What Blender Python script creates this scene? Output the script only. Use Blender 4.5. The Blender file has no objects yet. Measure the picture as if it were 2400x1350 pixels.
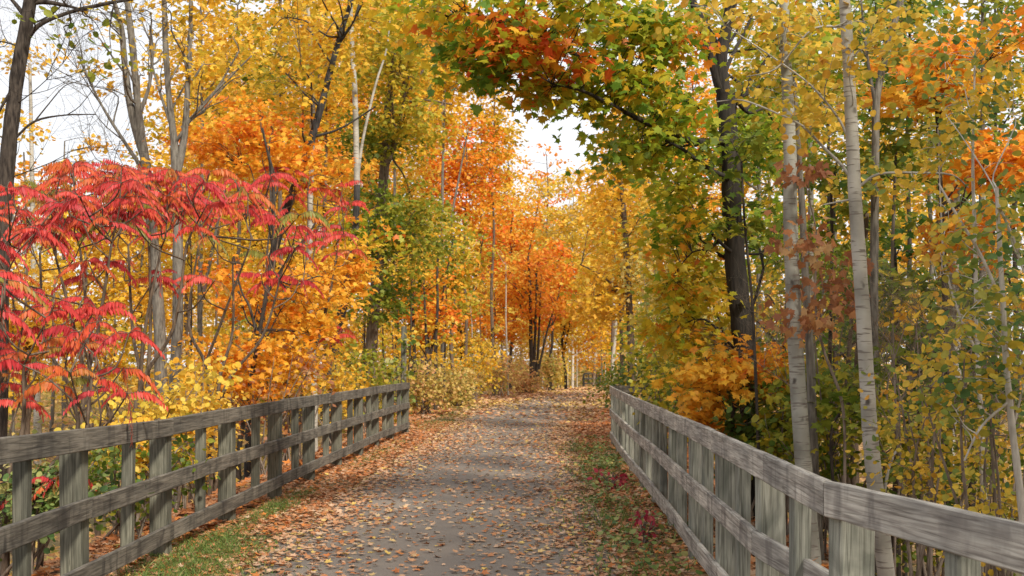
import bpy, math, random
import numpy as np
from mathutils import Vector, Matrix

random.seed(7)
R = np.random.default_rng(11)
S = bpy.context.scene

# ------------------------------------------------------------------ camera
FPX, HX, HY, EYE = 2700.0, 1200.0, 846.0, 1.70
cam_d = bpy.data.cameras.new('camera')
cam = bpy.data.objects.new('camera', cam_d)
S.collection.objects.link(cam)
cam.location = (0, 0, EYE)
cam.rotation_euler = (math.radians(90), 0, 0)
cam_d.sensor_width = 36.0
cam_d.lens = 36.0 * FPX / 2400.0
cam_d.shift_y = (HY - 675.0) / 2400.0
cam_d.clip_start = 0.1
cam_d.clip_end = 3000
cam_d.dof.use_dof = True
cam_d.dof.focus_distance = 8.0
cam_d.dof.aperture_fstop = 6.5
S.camera = cam

# ------------------------------------------------------------------ sky, sun, exposure
SUN_EL, SUN_AZ = math.radians(40), math.radians(146)      # azimuth clockwise from +Y (ahead): from the right, a little behind
sd = Vector((math.sin(SUN_AZ) * math.cos(SUN_EL), math.cos(SUN_AZ) * math.cos(SUN_EL), math.sin(SUN_EL)))
w = bpy.data.worlds.new('World'); S.world = w; w.use_nodes = True
nt = w.node_tree; nt.nodes.clear()
out = nt.nodes.new('ShaderNodeOutputWorld'); bg = nt.nodes.new('ShaderNodeBackground')
sky = nt.nodes.new('ShaderNodeTexSky'); sky.sky_type = 'NISHITA'; sky.sun_disc = False
sky.sun_elevation = SUN_EL; sky.sun_rotation = SUN_AZ
bg.inputs['Strength'].default_value = 0.12
cl = nt.nodes.new('ShaderNodeMixRGB')                       # a bright thin cloud veil over the sky
cl.inputs[0].default_value = 0.88
cl.inputs[2].default_value = (6.5, 6.5, 6.6, 1)
nt.links.new(sky.outputs[0], cl.inputs[1])
nt.links.new(cl.outputs[0], bg.inputs[0]); nt.links.new(bg.outputs[0], out.inputs[0])
sl = bpy.data.lights.new('sun', 'SUN'); sl.energy = 3.6; sl.angle = math.radians(7); sl.color = (1.0, 0.93, 0.80)
so = bpy.data.objects.new('sun', sl); S.collection.objects.link(so)
so.rotation_euler = (-sd).to_track_quat('-Z', 'Y').to_euler()
so.location = sd * 60
S.view_settings.view_transform = 'Standard'; S.view_settings.look = 'None'
S.view_settings.exposure = 0.56; S.view_settings.gamma = 1.0
S.cycles.max_bounces = 6; S.cycles.diffuse_bounces = 4; S.cycles.transmission_bounces = 4
S.cycles.glossy_bounces = 2; S.cycles.caustics_reflective = False; S.cycles.caustics_refractive = False

# ------------------------------------------------------------------ helpers
C = S.collection
def W(x, y, Y):                       # photo pixel at a chosen depth -> a point of the place
    return Vector(((x - HX) / FPX * Y, Y, EYE - (y - HY) / FPX * Y))
def tag(o, label=None, cat=None, group=None, kind=None):
    if label: o['label'] = label
    if cat: o['category'] = cat
    if group: o['group'] = group
    if kind: o['kind'] = kind
    return o
def empty(name, loc=(0, 0, 0)):
    o = bpy.data.objects.new(name, None); C.objects.link(o); o.location = loc
    o.empty_display_size = 0.2
    return o
def link(name, me, mats, parent=None, loc=None):
    o = bpy.data.objects.new(name, me); C.objects.link(o)
    for m in (mats if isinstance(mats, (list, tuple)) else [mats]): me.materials.append(m)
    if parent is not None:
        o.parent = parent
        o.location = Vector(loc if loc is not None else (0, 0, 0)) - parent.location
    elif loc is not None:
        o.location = loc
    return o
def np_mesh(name, verts, faces_idx, counts, tint=None, smooth=False):
    me = bpy.data.meshes.new(name)
    nv, nl, npoly = len(verts), len(faces_idx), len(counts)
    me.vertices.add(nv); me.loops.add(nl); me.polygons.add(npoly)
    me.vertices.foreach_set('co', np.ascontiguousarray(verts, dtype=np.float32).ravel())
    me.loops.foreach_set('vertex_index', np.ascontiguousarray(faces_idx, dtype=np.int32))
    st = np.zeros(npoly, dtype=np.int32); st[1:] = np.cumsum(counts)[:-1]
    me.polygons.foreach_set('loop_start', st)
    try: me.polygons.foreach_set('loop_total', np.asarray(counts, dtype=np.int32))
    except Exception: pass
    if smooth: me.polygons.foreach_set('use_smooth', np.ones(npoly, dtype=bool))
    me.update(calc_edges=True)
    if tint is not None:
        a = me.attributes.new('tint', 'FLOAT', 'FACE')
        a.data.foreach_set('value', np.ascontiguousarray(tint, dtype=np.float32))
    return me

# leaf outlines: x across, y along from the stalk, z fold
def _maple():
    h = [(0.00, 0.0), (0.16, 0.06), (0.40, -0.06), (0.34, 0.18), (0.60, 0.42), (0.33, 0.45), (0.30, 0.62),
         (0.16, 0.60), (0.0, 1.0)]
    pts = h + [(-x, y) for x, y in reversed(h[1:-1])]
    return np.array([(x, y, -0.28 * abs(x) - 0.15 * y * y) for x, y in pts])
def _maple5():
    h = [(0.0, 0.0), (0.42, 0.0), (0.28, 0.22), (0.58, 0.45), (0.22, 0.52), (0.0, 1.0)]
    pts = h + [(-x, y) for x, y in reversed(h[1:-1])]
    return np.array([(x, y, -0.30 * abs(x) - 0.12 * y * y) for x, y in pts])
def _poly(h, f=0.25):
    pts = h + [(-x, y) for x, y in reversed(h[1:-1])]
    return np.array([(x, y, -f * abs(x) - 0.12 * y * y) for x, y in pts])
SHAPES = {
    'maple': _maple(), 'maple5': _maple5(),
    'round': _poly([(0, 0), (0.34, 0.14), (0.46, 0.45), (0.30, 0.80), (0, 1.0)]),
    'oval': _poly([(0, 0), (0.26, 0.25), (0.28, 0.6), (0, 1.0)]),
    'kite': _poly([(0, 0), (0.42, 0.45), (0, 1.0)], 0.3),
    'lance': _poly([(0, 0), (0.13, 0.2), (0.12, 0.6), (0, 1.0)], 0.5),
    'blade': _poly([(0, 0), (0.05, 0.3), (0, 1.0)], 0.2),
}
def norm(a):
    return a / np.maximum(np.linalg.norm(a, axis=1, keepdims=True), 1e-9)
def leaf_arrays(pos, tip, nrm, size, shape):
    """every leaf its own polygon"""
    t = SHAPES[shape]; k = len(t); n = len(pos)
    ay = norm(tip); ax = norm(np.cross(ay, nrm)); az = np.cross(ax, ay)
    v = (t[None, :, 0, None] * ax[:, None, :] + t[None, :, 1, None] * ay[:, None, :]
         + t[None, :, 2, None] * az[:, None, :]) * size[:, None, None] + pos[:, None, :]
    return v.reshape(-1, 3), np.arange(n * k), np.full(n, k)
def rand_dirs(n, flat=0.0):
    d = norm(R.normal(size=(n, 3)))
    d[:, 2] *= (1 - flat)
    return norm(d)
def spray(centers, radii, per, size, tints, shape, flat=0.38, jit=0.10, droop=0.35, tilt=0.55):
    """leaves in flattish sprays round each centre"""
    c = np.repeat(centers, per, axis=0); r = np.repeat(radii, per); n = len(c)
    d = norm(R.normal(size=(n, 3))); rr = R.random(n) ** 0.45
    off = d * rr[:, None] * r[:, None]
    ax = np.repeat(R.normal(size=(len(centers), 2)) * 0.22, per, axis=0)    # each spray leans its own way
    off[:, 2] = off[:, 2] * flat + off[:, 0] * ax[:, 0] + off[:, 1] * ax[:, 1]
    p = c + off
    nr = norm(np.stack([R.normal(size=n) * tilt, R.normal(size=n) * tilt, np.ones(n)], 1))
    tp = norm(off * np.array([1, 1, 0.2]) + R.normal(size=(n, 3)) * 0.35 * r[:, None])
    tp[:, 2] -= droop * (0.4 + R.random(n) * 1.2)
    sz = size * (0.65 + 0.6 * R.random(n))
    tt = np.clip(np.repeat(tints, per) + R.normal(size=n) * jit, 0, 1)
    return p, norm(tp), nr, sz, tt
def leaves_obj(name, parts, shape, mat, parent):
    p, tp, nr, sz, tt = [np.concatenate(q) for q in zip(*parts)]
    v, f, c = leaf_arrays(p, tp, nr, sz, shape)
    v = v - np.array(parent.location)[None, :] if parent is not None else v
    me = np_mesh(name, v, f, c, tt)
    return link(name, me, mat, parent, parent.location if parent is not None else None)

class Tubes:
    def __init__(s): s.v = []; s.f = []; s.n = 0
    def add(s, pts, rad, sides=6, smooth=3, rough=0.0, cap=True):
        P = np.array([list(p) for p in pts], dtype=float); r = np.array(rad, dtype=float)
        if smooth > 1 and len(P) > 2:
            q = []; rr = []
            E = np.vstack([2 * P[0] - P[1], P, 2 * P[-1] - P[-2]])
            for i in range(len(P) - 1):
                a, b, c, d = E[i], E[i + 1], E[i + 2], E[i + 3]
                for k in range(smooth):
                    t = k / smooth
                    q.append(0.5 * ((2 * b) + (c - a) * t + (2 * a - 5 * b + 4 * c - d) * t * t + (3 * b - a - 3 * c + d) * t ** 3))
                    rr.append(r[i] * (1 - t) + r[i + 1] * t)
            q.append(P[-1]); rr.append(r[-1]); P = np.array(q); r = np.array(rr)
        T = np.gradient(P, axis=0); T = norm(T)
        ref = np.array([1.0, 0, 0]) if abs(T[0][2]) > 0.6 else np.array([0, 0, 1.0])
        A = norm(np.cross(T, ref[None, :])); B = np.cross(T, A)
        ang = np.arange(sides) / sides * 2 * np.pi
        m = len(P)
        rm = r[:, None] * (1 + rough * R.normal(size=(m, sides)))
        V = P[:, None, :] + rm[..., None] * (np.cos(ang)[None, :, None] * A[:, None, :] + np.sin(ang)[None, :, None] * B[:, None, :])
        s.v.append(V.reshape(-1, 3))
        i = np.arange(m - 1)[:, None] * sides; j = np.arange(sides)[None, :]; j2 = (j + 1) % sides
        q = np.stack([i + j, i + j2, i + sides + j2, i + sides + j], -1).reshape(-1, 4) + s.n
        s.f.append(q); s.n += m * sides
        return P
    def build(s, name, mat, parent=None):
        v = np.concatenate(s.v); f = np.concatenate(s.f)
        if parent is not None: v = v - np.array(parent.location)[None, :]
        me = np_mesh(name, v, f.ravel(), np.full(len(f), 4), smooth=True)
        return link(name, me, mat, parent, parent.location if parent is not None else None)

# ------------------------------------------------------------------ materials
def new_mat(name):
    m = bpy.data.materials.new(name); m.use_nodes = True
    n = m.node_tree; n.nodes.clear()
    return m, n, n.nodes.new('ShaderNodeOutputMaterial')
def ramp(n, stops, interp='LINEAR'):
    r = n.nodes.new('ShaderNodeValToRGB'); r.color_ramp.interpolation = interp
    e = r.color_ramp.elements
    while len(e) < len(stops): e.new(0.5)
    for el, (p, c) in zip(e, stops):
        el.position = p; el.color = (c[0], c[1], c[2], 1)
    return r
def leaf_mat(name, cols, trans=0.48, rough=0.5, hue=0.0):
    m, n, o = new_mat(name)
    at = n.nodes.new('ShaderNodeAttribute'); at.attribute_name = 'tint'
    k = len(cols)
    rp = ramp(n, [(i / (k - 1), c) for i, c in enumerate(cols)])
    n.links.new(at.outputs['Fac'], rp.inputs[0])
    tc = n.nodes.new('ShaderNodeTexCoord'); nz = n.nodes.new('ShaderNodeTexNoise'); nz.inputs['Scale'].default_value = 22
    n.links.new(tc.outputs['Object'], nz.inputs['Vector'])
    hs = n.nodes.new('ShaderNodeHueSaturation')
    mr = n.nodes.new('ShaderNodeMapRange'); mr.inputs[1].default_value = 0.3; mr.inputs[2].default_value = 0.7
    mr.inputs[3].default_value = 0.80; mr.inputs[4].default_value = 1.12
    n.links.new(nz.outputs[0], mr.inputs[0]); n.links.new(mr.outputs[0], hs.inputs['Value'])
    n.links.new(rp.outputs[0], hs.inputs['Color'])
    pb = n.nodes.new('ShaderNodeBsdfPrincipled'); pb.inputs['Roughness'].default_value = rough
    pb.inputs['Specular IOR Level'].default_value = 0.3
    tr = n.nodes.new('ShaderNodeBsdfTranslucent'); mx = n.nodes.new('ShaderNodeMixShader'); mx.inputs[0].default_value = trans
    n.links.new(hs.outputs[0], pb.inputs['Base Color']); n.links.new(hs.outputs[0], tr.inputs['Color'])
    n.links.new(pb.outputs[0], mx.inputs[1]); n.links.new(tr.outputs[0], mx.inputs[2]); n.links.new(mx.outputs[0], o.inputs[0])
    return m
L = {
 'gold':   leaf_mat('gold leaves',   [(.34, .30, .03), (.66, .46, .04), (.82, .53, .045), (.83, .43, .035), (.87, .62, .11)]),
 'orange': leaf_mat('orange leaves', [(.84, .50, .05), (.84, .37, .03), (.83, .26, .025), (.80, .17, .03)]),
 'deep':   leaf_mat('deep orange leaves', [(.82, .44, .04), (.82, .31, .03), (.80, .20, .025), (.76, .13, .03)]),
 'lemon':  leaf_mat('pale yellow leaves', [(.34, .32, .06), (.66, .50, .06), (.84, .62, .10), (.86, .50, .06)]),
 'olive':  leaf_mat('olive leaves',  [(.10, .17, .02), (.24, .28, .03), (.45, .38, .035), (.68, .42, .03)]),
 'green':  leaf_mat('green leaves',  [(.03, .09, .012), (.07, .16, .02), (.16, .25, .03), (.36, .35, .03)]),
 'mixed':  leaf_mat('turning maple leaves', [(.12, .23, .02), (.24, .35, .025), (.46, .43, .03), (.72, .48, .03), (.80, .26, .025), (.74, .12, .03)], 0.5),
 'aspen':  leaf_mat('aspen leaves',  [(.09, .18, .05), (.24, .30, .06), (.60, .44, .05), (.76, .50, .06), (.66, .34, .05)]),
 'rust':   leaf_mat('rust leaves',   [(.44, .20, .09), (.34, .13, .06), (.50, .22, .08), (.56, .36, .16)]),
 'sumac':  leaf_mat('sumac leaves',  [(.26, .26, .05), (.64, .16, .035), (.68, .085, .055), (.64, .065, .06), (.50, .040, .05)], 0.35),
 'brush':  leaf_mat('brush leaves',  [(.20, .24, .06), (.48, .38, .09), (.70, .50, .16), (.66, .34, .16)]),
 'litter': leaf_mat('fallen leaves', [(.60, .21, .045), (.42, .14, .05), (.50, .24, .11), (.54, .31, .18), (.58, .40, .27), (.68, .46, .12)], 0.12, 0.7),
 'grass':  leaf_mat('grass', [(.06, .12, .025), (.09, .17, .03), (.17, .25, .05), (.38, .35, .13)], 0.3),
 'weeds': leaf_mat('verge weed leaves', [(.06, .12, .03), (.14, .22, .05), (.30, .33, .10), (.50, .38, .14)], 0.3),
 'crimson': leaf_mat('crimson leaves', [(.50, .05, .07), (.36, .03, .06), (.50, .14, .07)], 0.35),
}
def bark(name, c0, c1, scale=9, bump=0.5, vert=0.18, c2=None):
    m, n, o = new_mat(name)
    tc = n.nodes.new('ShaderNodeTexCoord'); mp = n.nodes.new('ShaderNodeMapping')
    mp.inputs['Scale'].default_value = (1, 1, vert)
    n.links.new(tc.outputs['Object'], mp.inputs[0])
    nz = n.nodes.new('ShaderNodeTexNoise'); nz.inputs['Scale'].default_value = scale * 4; nz.inputs['Detail'].default_value = 6
    n2 = n.nodes.new('ShaderNodeTexNoise'); n2.inputs['Scale'].default_value = 2.2
    n.links.new(mp.outputs[0], nz.inputs['Vector']); n.links.new(tc.outputs['Object'], n2.inputs['Vector'])
    rp = ramp(n, [(0.36, c0), (0.62, c1)]); n.links.new(nz.outputs[0], rp.inputs[0])
    r2 = ramp(n, [(0.40, (0, 0, 0)), (0.62, (1, 1, 1))]); n.links.new(n2.outputs[0], r2.inputs[0])
    mx = n.nodes.new('ShaderNodeMixRGB'); n.links.new(r2.outputs[0], mx.inputs[0])
    n.links.new(rp.outputs[0], mx.inputs[1])
    c2 = c2 or tuple(0.5 * (a + b) * 1.25 for a, b in zip(c0, c1))
    mx.inputs[2].default_value = (*c2, 1)
    mm = n.nodes.new('ShaderNodeMixRGB'); mm.inputs[0].default_value = 0.45
    n.links.new(rp.outputs[0], mm.inputs[1]); n.links.new(mx.outputs[0], mm.inputs[2])
    pb = n.nodes.new('ShaderNodeBsdfPrincipled'); pb.inputs['Roughness'].default_value = 0.9
    pb.inputs['Specular IOR Level'].default_value = 0.2
    bp = n.nodes.new('ShaderNodeBump'); bp.inputs['Strength'].default_value = bump; bp.inputs['Distance'].default_value = 0.02
    n.links.new(nz.outputs[0], bp.inputs['Height']); n.links.new(bp.outputs[0], pb.inputs['Normal'])
    n.links.new(mm.outputs[0], pb.inputs['Base Color']); n.links.new(pb.outputs[0], o.inputs[0])
    return m
def birch(name, base, low):
    m, n, o = new_mat(name)
    tc = n.nodes.new('ShaderNodeTexCoord')
    def noise(scale, vec, det=3):
        mp = n.nodes.new('ShaderNodeMapping'); mp.inputs['Scale'].default_value = vec
        n.links.new(tc.outputs['Object'], mp.inputs[0])
        z = n.nodes.new('ShaderNodeTexNoise'); z.inputs['Scale'].default_value = scale; z.inputs['Detail'].default_value = det
        n.links.new(mp.outputs[0], z.inputs['Vector']); return z
    a = noise(4.0, (1.6, 1.6, 14)); ra = ramp(n, [(0.57, (0, 0, 0)), (0.63, (1, 1, 1))]); n.links.new(a.outputs[0], ra.inputs[0])
    b = noise(3.0, (1, 1, 1), 5); rb = ramp(n, [(0.36, low), (0.60, base)]); n.links.new(b.outputs[0], rb.inputs[0])
    c = noise(2.3, (3, 3, 2.2), 2); rc = ramp(n, [(0.70, (0, 0, 0)), (0.76, (1, 1, 1))]); n.links.new(c.outputs[0], rc.inputs[0])
    m1 = n.nodes.new('ShaderNodeMixRGB'); n.links.new(ra.outputs[0], m1.inputs[0]); n.links.new(rb.outputs[0], m1.inputs[1])
    m1.inputs[2].default_value = (.17, .145, .12, 1)
    m2 = n.nodes.new('ShaderNodeMixRGB'); n.links.new(rc.outputs[0], m2.inputs[0]); n.links.new(m1.outputs[0], m2.inputs[1])
    m2.inputs[2].default_value = (.07, .06, .05, 1)
    pb = n.nodes.new('ShaderNodeBsdfPrincipled'); pb.inputs['Roughness'].default_value = 0.75
    bp = n.nodes.new('ShaderNodeBump'); bp.inputs['Strength'].default_value = 0.25; bp.inputs['Distance'].default_value = 0.01
    n.links.new(a.outputs[0], bp.inputs['Height']); n.links.new(bp.outputs[0], pb.inputs['Normal'])
    n.links.new(m2.outputs[0], pb.inputs['Base Color']); n.links.new(pb.outputs[0], o.inputs[0])
    return m
B = {
 'dark': bark('dark bark', (.018, .014, .012), (.075, .06, .048)),
 'black': bark('black bark', (.012, .011, .011), (.05, .045, .042), c2=(.10, .10, .095)),
 'darkest': bark('darkest bark', (.010, .008, .007), (.040, .032, .026), c2=(.05, .045, .038)),  # near-black bark for the big maple
 'brown': bark('brown bark', (.06, .042, .03), (.17, .125, .09)),
 'grey': bark('grey bark', (.07, .06, .05), (.21, .19, .16)),
 'twig': bark('twig bark', (.10, .075, .055), (.24, .19, .15), bump=0.1),
 'pale': bark('pale bark', (.28, .25, .21), (.52, .48, .42), bump=0.2),
 'birch': birch('white birch bark', (.42, .395, .34), (.22, .205, .17)),
 'aspen': birch('aspen bark', (.34, .33, .28), (.17, .165, .135)),
}
def wood(name, cA, cB, stain, along='X'):
    """weathered board: grain along the board, dark rain stains running across it"""
    m, n, o = new_mat(name)
    tc = n.nodes.new('ShaderNodeTexCoord'); oi = n.nodes.new('ShaderNodeObjectInfo')
    add = n.nodes.new('ShaderNodeVectorMath'); add.operation = 'ADD'
    sc = n.nodes.new('ShaderNodeVectorMath'); sc.operation = 'SCALE'; sc.inputs['Scale'].default_value = 31.0
    cmb = n.nodes.new('ShaderNodeCombineXYZ')
    for i in range(3): n.links.new(oi.outputs['Random'], cmb.inputs[i])
    n.links.new(cmb.outputs[0], sc.inputs[0]); n.links.new(tc.outputs['Object'], add.inputs[0]); n.links.new(sc.outputs[0], add.inputs[1])
    def noise(vec, scale, det=4, dist=0.0):
        mp = n.nodes.new('ShaderNodeMapping'); mp.inputs['Scale'].default_value = vec
        n.links.new(add.outputs[0], mp.inputs[0])
        z = n.nodes.new('ShaderNodeTexNoise'); z.inputs['Scale'].default_value = scale; z.inputs['Detail'].default_value = det
        z.inputs['Distortion'].default_value = dist
        n.links.new(mp.outputs[0], z.inputs['Vector']); return z
    g = noise((0.05, 1, 1) if along == 'X' else (1, 1, 0.05), 70, 4, 0.6)          # grain
    bl = noise((0.35, 1, 1) if along == 'X' else (1, 1, 0.35), 5, 5)               # blotches
    st = noise((1, .4, 0.38), 6 if along == 'X' else 5, 6, 0.8)                    # rain stains
    ck = noise((0.025, 1, 1) if along == 'X' else (1, 1, 0.025), 26, 3, 0.25)      # drying cracks
    rg = ramp(n, [(0.32, cA), (0.66, cB)]); n.links.new(g.outputs[0], rg.inputs[0])
    rb = ramp(n, [(0.35, (.62, .62, .62)), (0.68, (1.22, 1.2, 1.16))]); n.links.new(bl.outputs[0], rb.inputs[0])
    mu = n.nodes.new('ShaderNodeMixRGB'); mu.blend_type = 'MULTIPLY'; mu.inputs[0].default_value = 1
    n.links.new(rg.outputs[0], mu.inputs[1]); n.links.new(rb.outputs[0], mu.inputs[2])
    rs = ramp(n, [(0.50, (0, 0, 0)), (0.70, (.8, .8, .8))]); n.links.new(st.outputs[0], rs.inputs[0])
    mx = n.nodes.new('ShaderNodeMixRGB'); n.links.new(rs.outputs[0], mx.inputs[0]); n.links.new(mu.outputs[0], mx.inputs[1])
    mx.inputs[2].default_value = (*stain, 1)
    rc = ramp(n, [(0.470, (1, 1, 1)), (0.492, (.30, .28, .26)), (0.508, (.30, .28, .26)), (0.53, (1, 1, 1))]); n.links.new(ck.outputs[0], rc.inputs[0])
    m3_ = n.nodes.new('ShaderNodeMixRGB'); m3_.blend_type = 'MULTIPLY'; m3_.inputs[0].default_value = .55
    n.links.new(mx.outputs[0], m3_.inputs[1]); n.links.new(rc.outputs[0], m3_.inputs[2]); mx = m3_
    pb = n.nodes.new('ShaderNodeBsdfPrincipled'); pb.inputs['Roughness'].default_value = 0.85
    pb.inputs['Specular IOR Level'].default_value = 0.25
    bp = n.nodes.new('ShaderNodeBump'); bp.inputs['Strength'].default_value = 0.5; bp.inputs['Distance'].default_value = 0.006
    n.links.new(g.outputs[0], bp.inputs['Height']); n.links.new(bp.outputs[0], pb.inputs['Normal'])
    n.links.new(mx.outputs[0], pb.inputs['Base Color']); n.links.new(pb.outputs[0], o.inputs[0])
    return m
M_RAIL_L = wood('weathered rail, dark', (.085, .074, .063), (.215, .193, .162), (.03, .026, .024))
M_RAIL_R = wood('weathered rail, silver', (.25, .225, .20), (.54, .51, .455), (.14, .125, .115))
M_FAR = wood('old dark fence wood', (.05, .045, .04), (.12, .11, .095), (.03, .03, .03))
M_POST_L = wood('mossy grey post', (.085, .085, .065), (.195, .19, .15), (.06, .06, .045), 'Z')
M_POST_R = wood('silver green post', (.20, .205, .17), (.40, .40, .34), (.10, .105, .085), 'Z')

def ground_mat():
    m, n, o = new_mat('forest floor')
    tc = n.nodes.new('ShaderNodeTexCoord')
    v = n.nodes.new('ShaderNodeTexVoronoi'); v.inputs['Scale'].default_value = 13; v.inputs['Randomness'].default_value = 1
    n.links.new(tc.outputs['Object'], v.inputs['Vector'])
    sx = n.nodes.new('ShaderNodeSeparateColor'); n.links.new(v.outputs['Color'], sx.inputs[0])
    r = ramp(n, [(0, (.10, .055, .025)), (.3, (.28, .12, .04)), (.55, (.42, .22, .08)), (.8, (.45, .30, .14)), (1, (.16, .10, .05))])
    n.links.new(sx.outputs[0], r.inputs[0])
    z = n.nodes.new('ShaderNodeTexNoise'); z.inputs['Scale'].default_value = 0.5; z.inputs['Detail'].default_value = 5
    n.links.new(tc.outputs['Object'], z.inputs['Vector'])
    rz = ramp(n, [(.40, (1, 1, 1)), (.62, (0, 0, 0))]); n.links.new(z.outputs[0], rz.inputs[0])
    mx = n.nodes.new('ShaderNodeMixRGB'); n.links.new(rz.outputs[0], mx.inputs[0]); n.links.new(r.outputs[0], mx.inputs[2])
    mx.inputs[1].default_value = (.10, .085, .035, 1)
    pb = n.nodes.new('ShaderNodeBsdfPrincipled'); pb.inputs['Roughness'].default_value = 0.95
    bp = n.nodes.new('ShaderNodeBump'); bp.inputs['Strength'].default_value = 0.8; bp.inputs['Distance'].default_value = 0.04
    n.links.new(v.outputs['Distance'], bp.inputs['Height']); n.links.new(bp.outputs[0], pb.inputs['Normal'])
    n.links.new(mx.outputs[0], pb.inputs['Base Color']); n.links.new(pb.outputs[0], o.inputs[0])
    return m
def asphalt_mat():
    m, n, o = new_mat('worn asphalt')
    tc = n.nodes.new('ShaderNodeTexCoord')
    z = n.nodes.new('ShaderNodeTexNoise'); z.inputs['Scale'].default_value = 160; z.inputs['Detail'].default_value = 3
    z2 = n.nodes.new('ShaderNodeTexNoise'); z2.inputs['Scale'].default_value = 0.9; z2.inputs['Detail'].default_value = 5
    for q in (z, z2): n.links.new(tc.outputs['Object'], q.inputs['Vector'])
    r = ramp(n, [(.35, (.135, .116, .099)), (.65, (.23, .202, .175))]); n.links.new(z.outputs[0], r.inputs[0])
    r2 = ramp(n, [(.35, (.78, .76, .76)), (.65, (1.15, 1.1, 1.05))]); n.links.new(z2.outputs[0], r2.inputs[0])
    mu = n.nodes.new('ShaderNodeMixRGB'); mu.blend_type = 'MULTIPLY'; mu.inputs[0].default_value = 1
    n.links.new(r.outputs[0], mu.inputs[1]); n.links.new(r2.outputs[0], mu.inputs[2])
    pb = n.nodes.new('ShaderNodeBsdfPrincipled'); pb.inputs['Roughness'].default_value = 0.9
    bp = n.nodes.new('ShaderNodeBump'); bp.inputs['Strength'].default_value = 0.4; bp.inputs['Distance'].default_value = 0.005
    n.links.new(z.outputs[0], bp.inputs['Height']); n.links.new(bp.outputs[0], pb.inputs['Normal'])
    n.links.new(mu.outputs[0], pb.inputs['Base Color']); n.links.new(pb.outputs[0], o.inputs[0])
    return m

# ------------------------------------------------------------------ terrain and path
PY = np.array([-30, 0, 9, 20, 30, 39, 46, 54, 64, 72, 85, 110, 150, 300.0])
PX = np.array([-.95, -.9, -.70, -.42, -.05, .35, 1.15, 2.3, 4.0, 5.4, 8.0, 12.2, 24.0, 90.0])
def pcx(Y): return np.interp(Y, PY, PX)
def gz(X, Y):
    X = np.asarray(X, float); Y = np.asarray(Y, float)
    d = np.abs(X - pcx(Y)); side = np.sign(X - pcx(Y))
    s = np.clip((d - np.where(side > 0, 3.0, 2.9)) / 3.0, 0, 1); s = s * s * (3 - 2 * s)
    drop = np.interp(Y, [0, 24, 33, 60, 200], [1.35, 1.25, .35, .1, .1])
    rough = 0.10 * np.sin(X * 1.3 + Y * .7) * np.sin(Y * 0.9 - X * .4) * np.clip((d - 3) / 2, 0, 1)
    far = np.interp(Y, [0, 60, 110, 300], [0, 0, -.66, -.9])
    return -s * drop + rough + far
def axis(vals):
    out_ = []
    for a, b, st in vals: out_ += list(np.arange(a, b, st))
    return np.array(out_ + [vals[-1][1]])
gx = axis([(-400, -40, 40), (-40, -10, 2), (-10, 10, .35), (10, 40, 2), (40, 400, 40)])
gy = axis([(-120, -8, 14), (-8, 40, .5), (40, 120, 1.5), (120, 600, 40)])
XX, YY = np.meshgrid(gx, gy); ZZ = gz(XX, YY)
vv = np.stack([XX.ravel(), YY.ravel(), ZZ.ravel()], 1); nx, ny = len(gx), len(gy)
i = (np.arange(ny - 1)[:, None] * nx + np.arange(nx - 1)[None, :]).ravel()
ff = np.stack([i, i + 1, i + nx + 1, i + nx], 1)
gme = np_mesh('ground', vv, ff.ravel(), np.full(len(ff), 4), smooth=True)
tag(link('ground', gme, ground_mat()), kind='structure')
py = axis([(-8, 40, .5), (40, 120, 1.5)])
pv = []
for k, Y in enumerate(py):
    e = 0.06 * math.sin(Y * 2.1) + 0.04 * math.sin(Y * 5.3)
    for t in np.linspace(-1, 1, 7):
        X = pcx(Y) + t * (1.52 + (e if t > 0 else -e))
        pv.append((X, Y, float(gz(X, Y)) + .018 - .010 * abs(t) ** 4))
pv = np.array(pv); i = (np.arange(len(py) - 1)[:, None] * 7 + np.arange(6)[None, :]).ravel()
ff = np.stack([i, i + 1, i + 8, i + 7], 1)
tag(link('path', np_mesh('path', pv, ff.ravel(), np.full(len(ff), 4), smooth=True), asphalt_mat()), kind='structure')

# ------------------------------------------------------------------ fences
def board(name, p0, p1, hgt, thk, mat, parent, seed=0, up=Vector((0, 0, 1)), roll=0.0):
    """a board with its own axes: x along, z up, slightly warped with worn edges"""
    p0 = Vector(p0); p1 = Vector(p1); d = p1 - p0; Ln = d.length; xa = d.normalized()
    ya = up.cross(xa).normalized(); za = xa.cross(ya)
    rr = random.Random(seed)
    n = max(2, int(Ln / 0.18)); ch = min(0.006, thk * .15)
    prof = [(-thk/2 + ch, -hgt/2), (thk/2 - ch, -hgt/2), (thk/2, -hgt/2 + ch), (thk/2, hgt/2 - ch),
            (thk/2 - ch, hgt/2), (-thk/2 + ch, hgt/2), (-thk/2, hgt/2 - ch), (-thk/2, -hgt/2 + ch)]
    vs = []; fs = []
    ph = rr.random() * 6
    for i in range(n + 1):
        t = i / n
        wz = 0.004 * math.sin(t * 3 + ph) + rr.gauss(0, .0008); wy = 0.003 * math.sin(t * 4 + ph * 2)
        for (y, z) in prof: vs.append((t * Ln, y + wy + rr.gauss(0, .0006), z + wz + rr.gauss(0, .0011)))
    k = len(prof)
    for i in range(n):
        for j in range(k):
            a = i * k + j; b = i * k + (j + 1) % k
            fs.append((a, a + k, b + k, b))
    fs.append(tuple(range(k))); fs.append(tuple(reversed(range(n * k, n * k + k))))
    me = bpy.data.meshes.new(name); me.from_pydata(vs, [], fs); me.update()
    o = bpy.data.objects.new(name, me); C.objects.link(o); me.materials.append(mat)
    o.parent = parent
    mt = Matrix((xa, ya, za)).transposed().to_4x4(); mt.translation = p0 - parent.location
    o.matrix_local = mt
    return o
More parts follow.
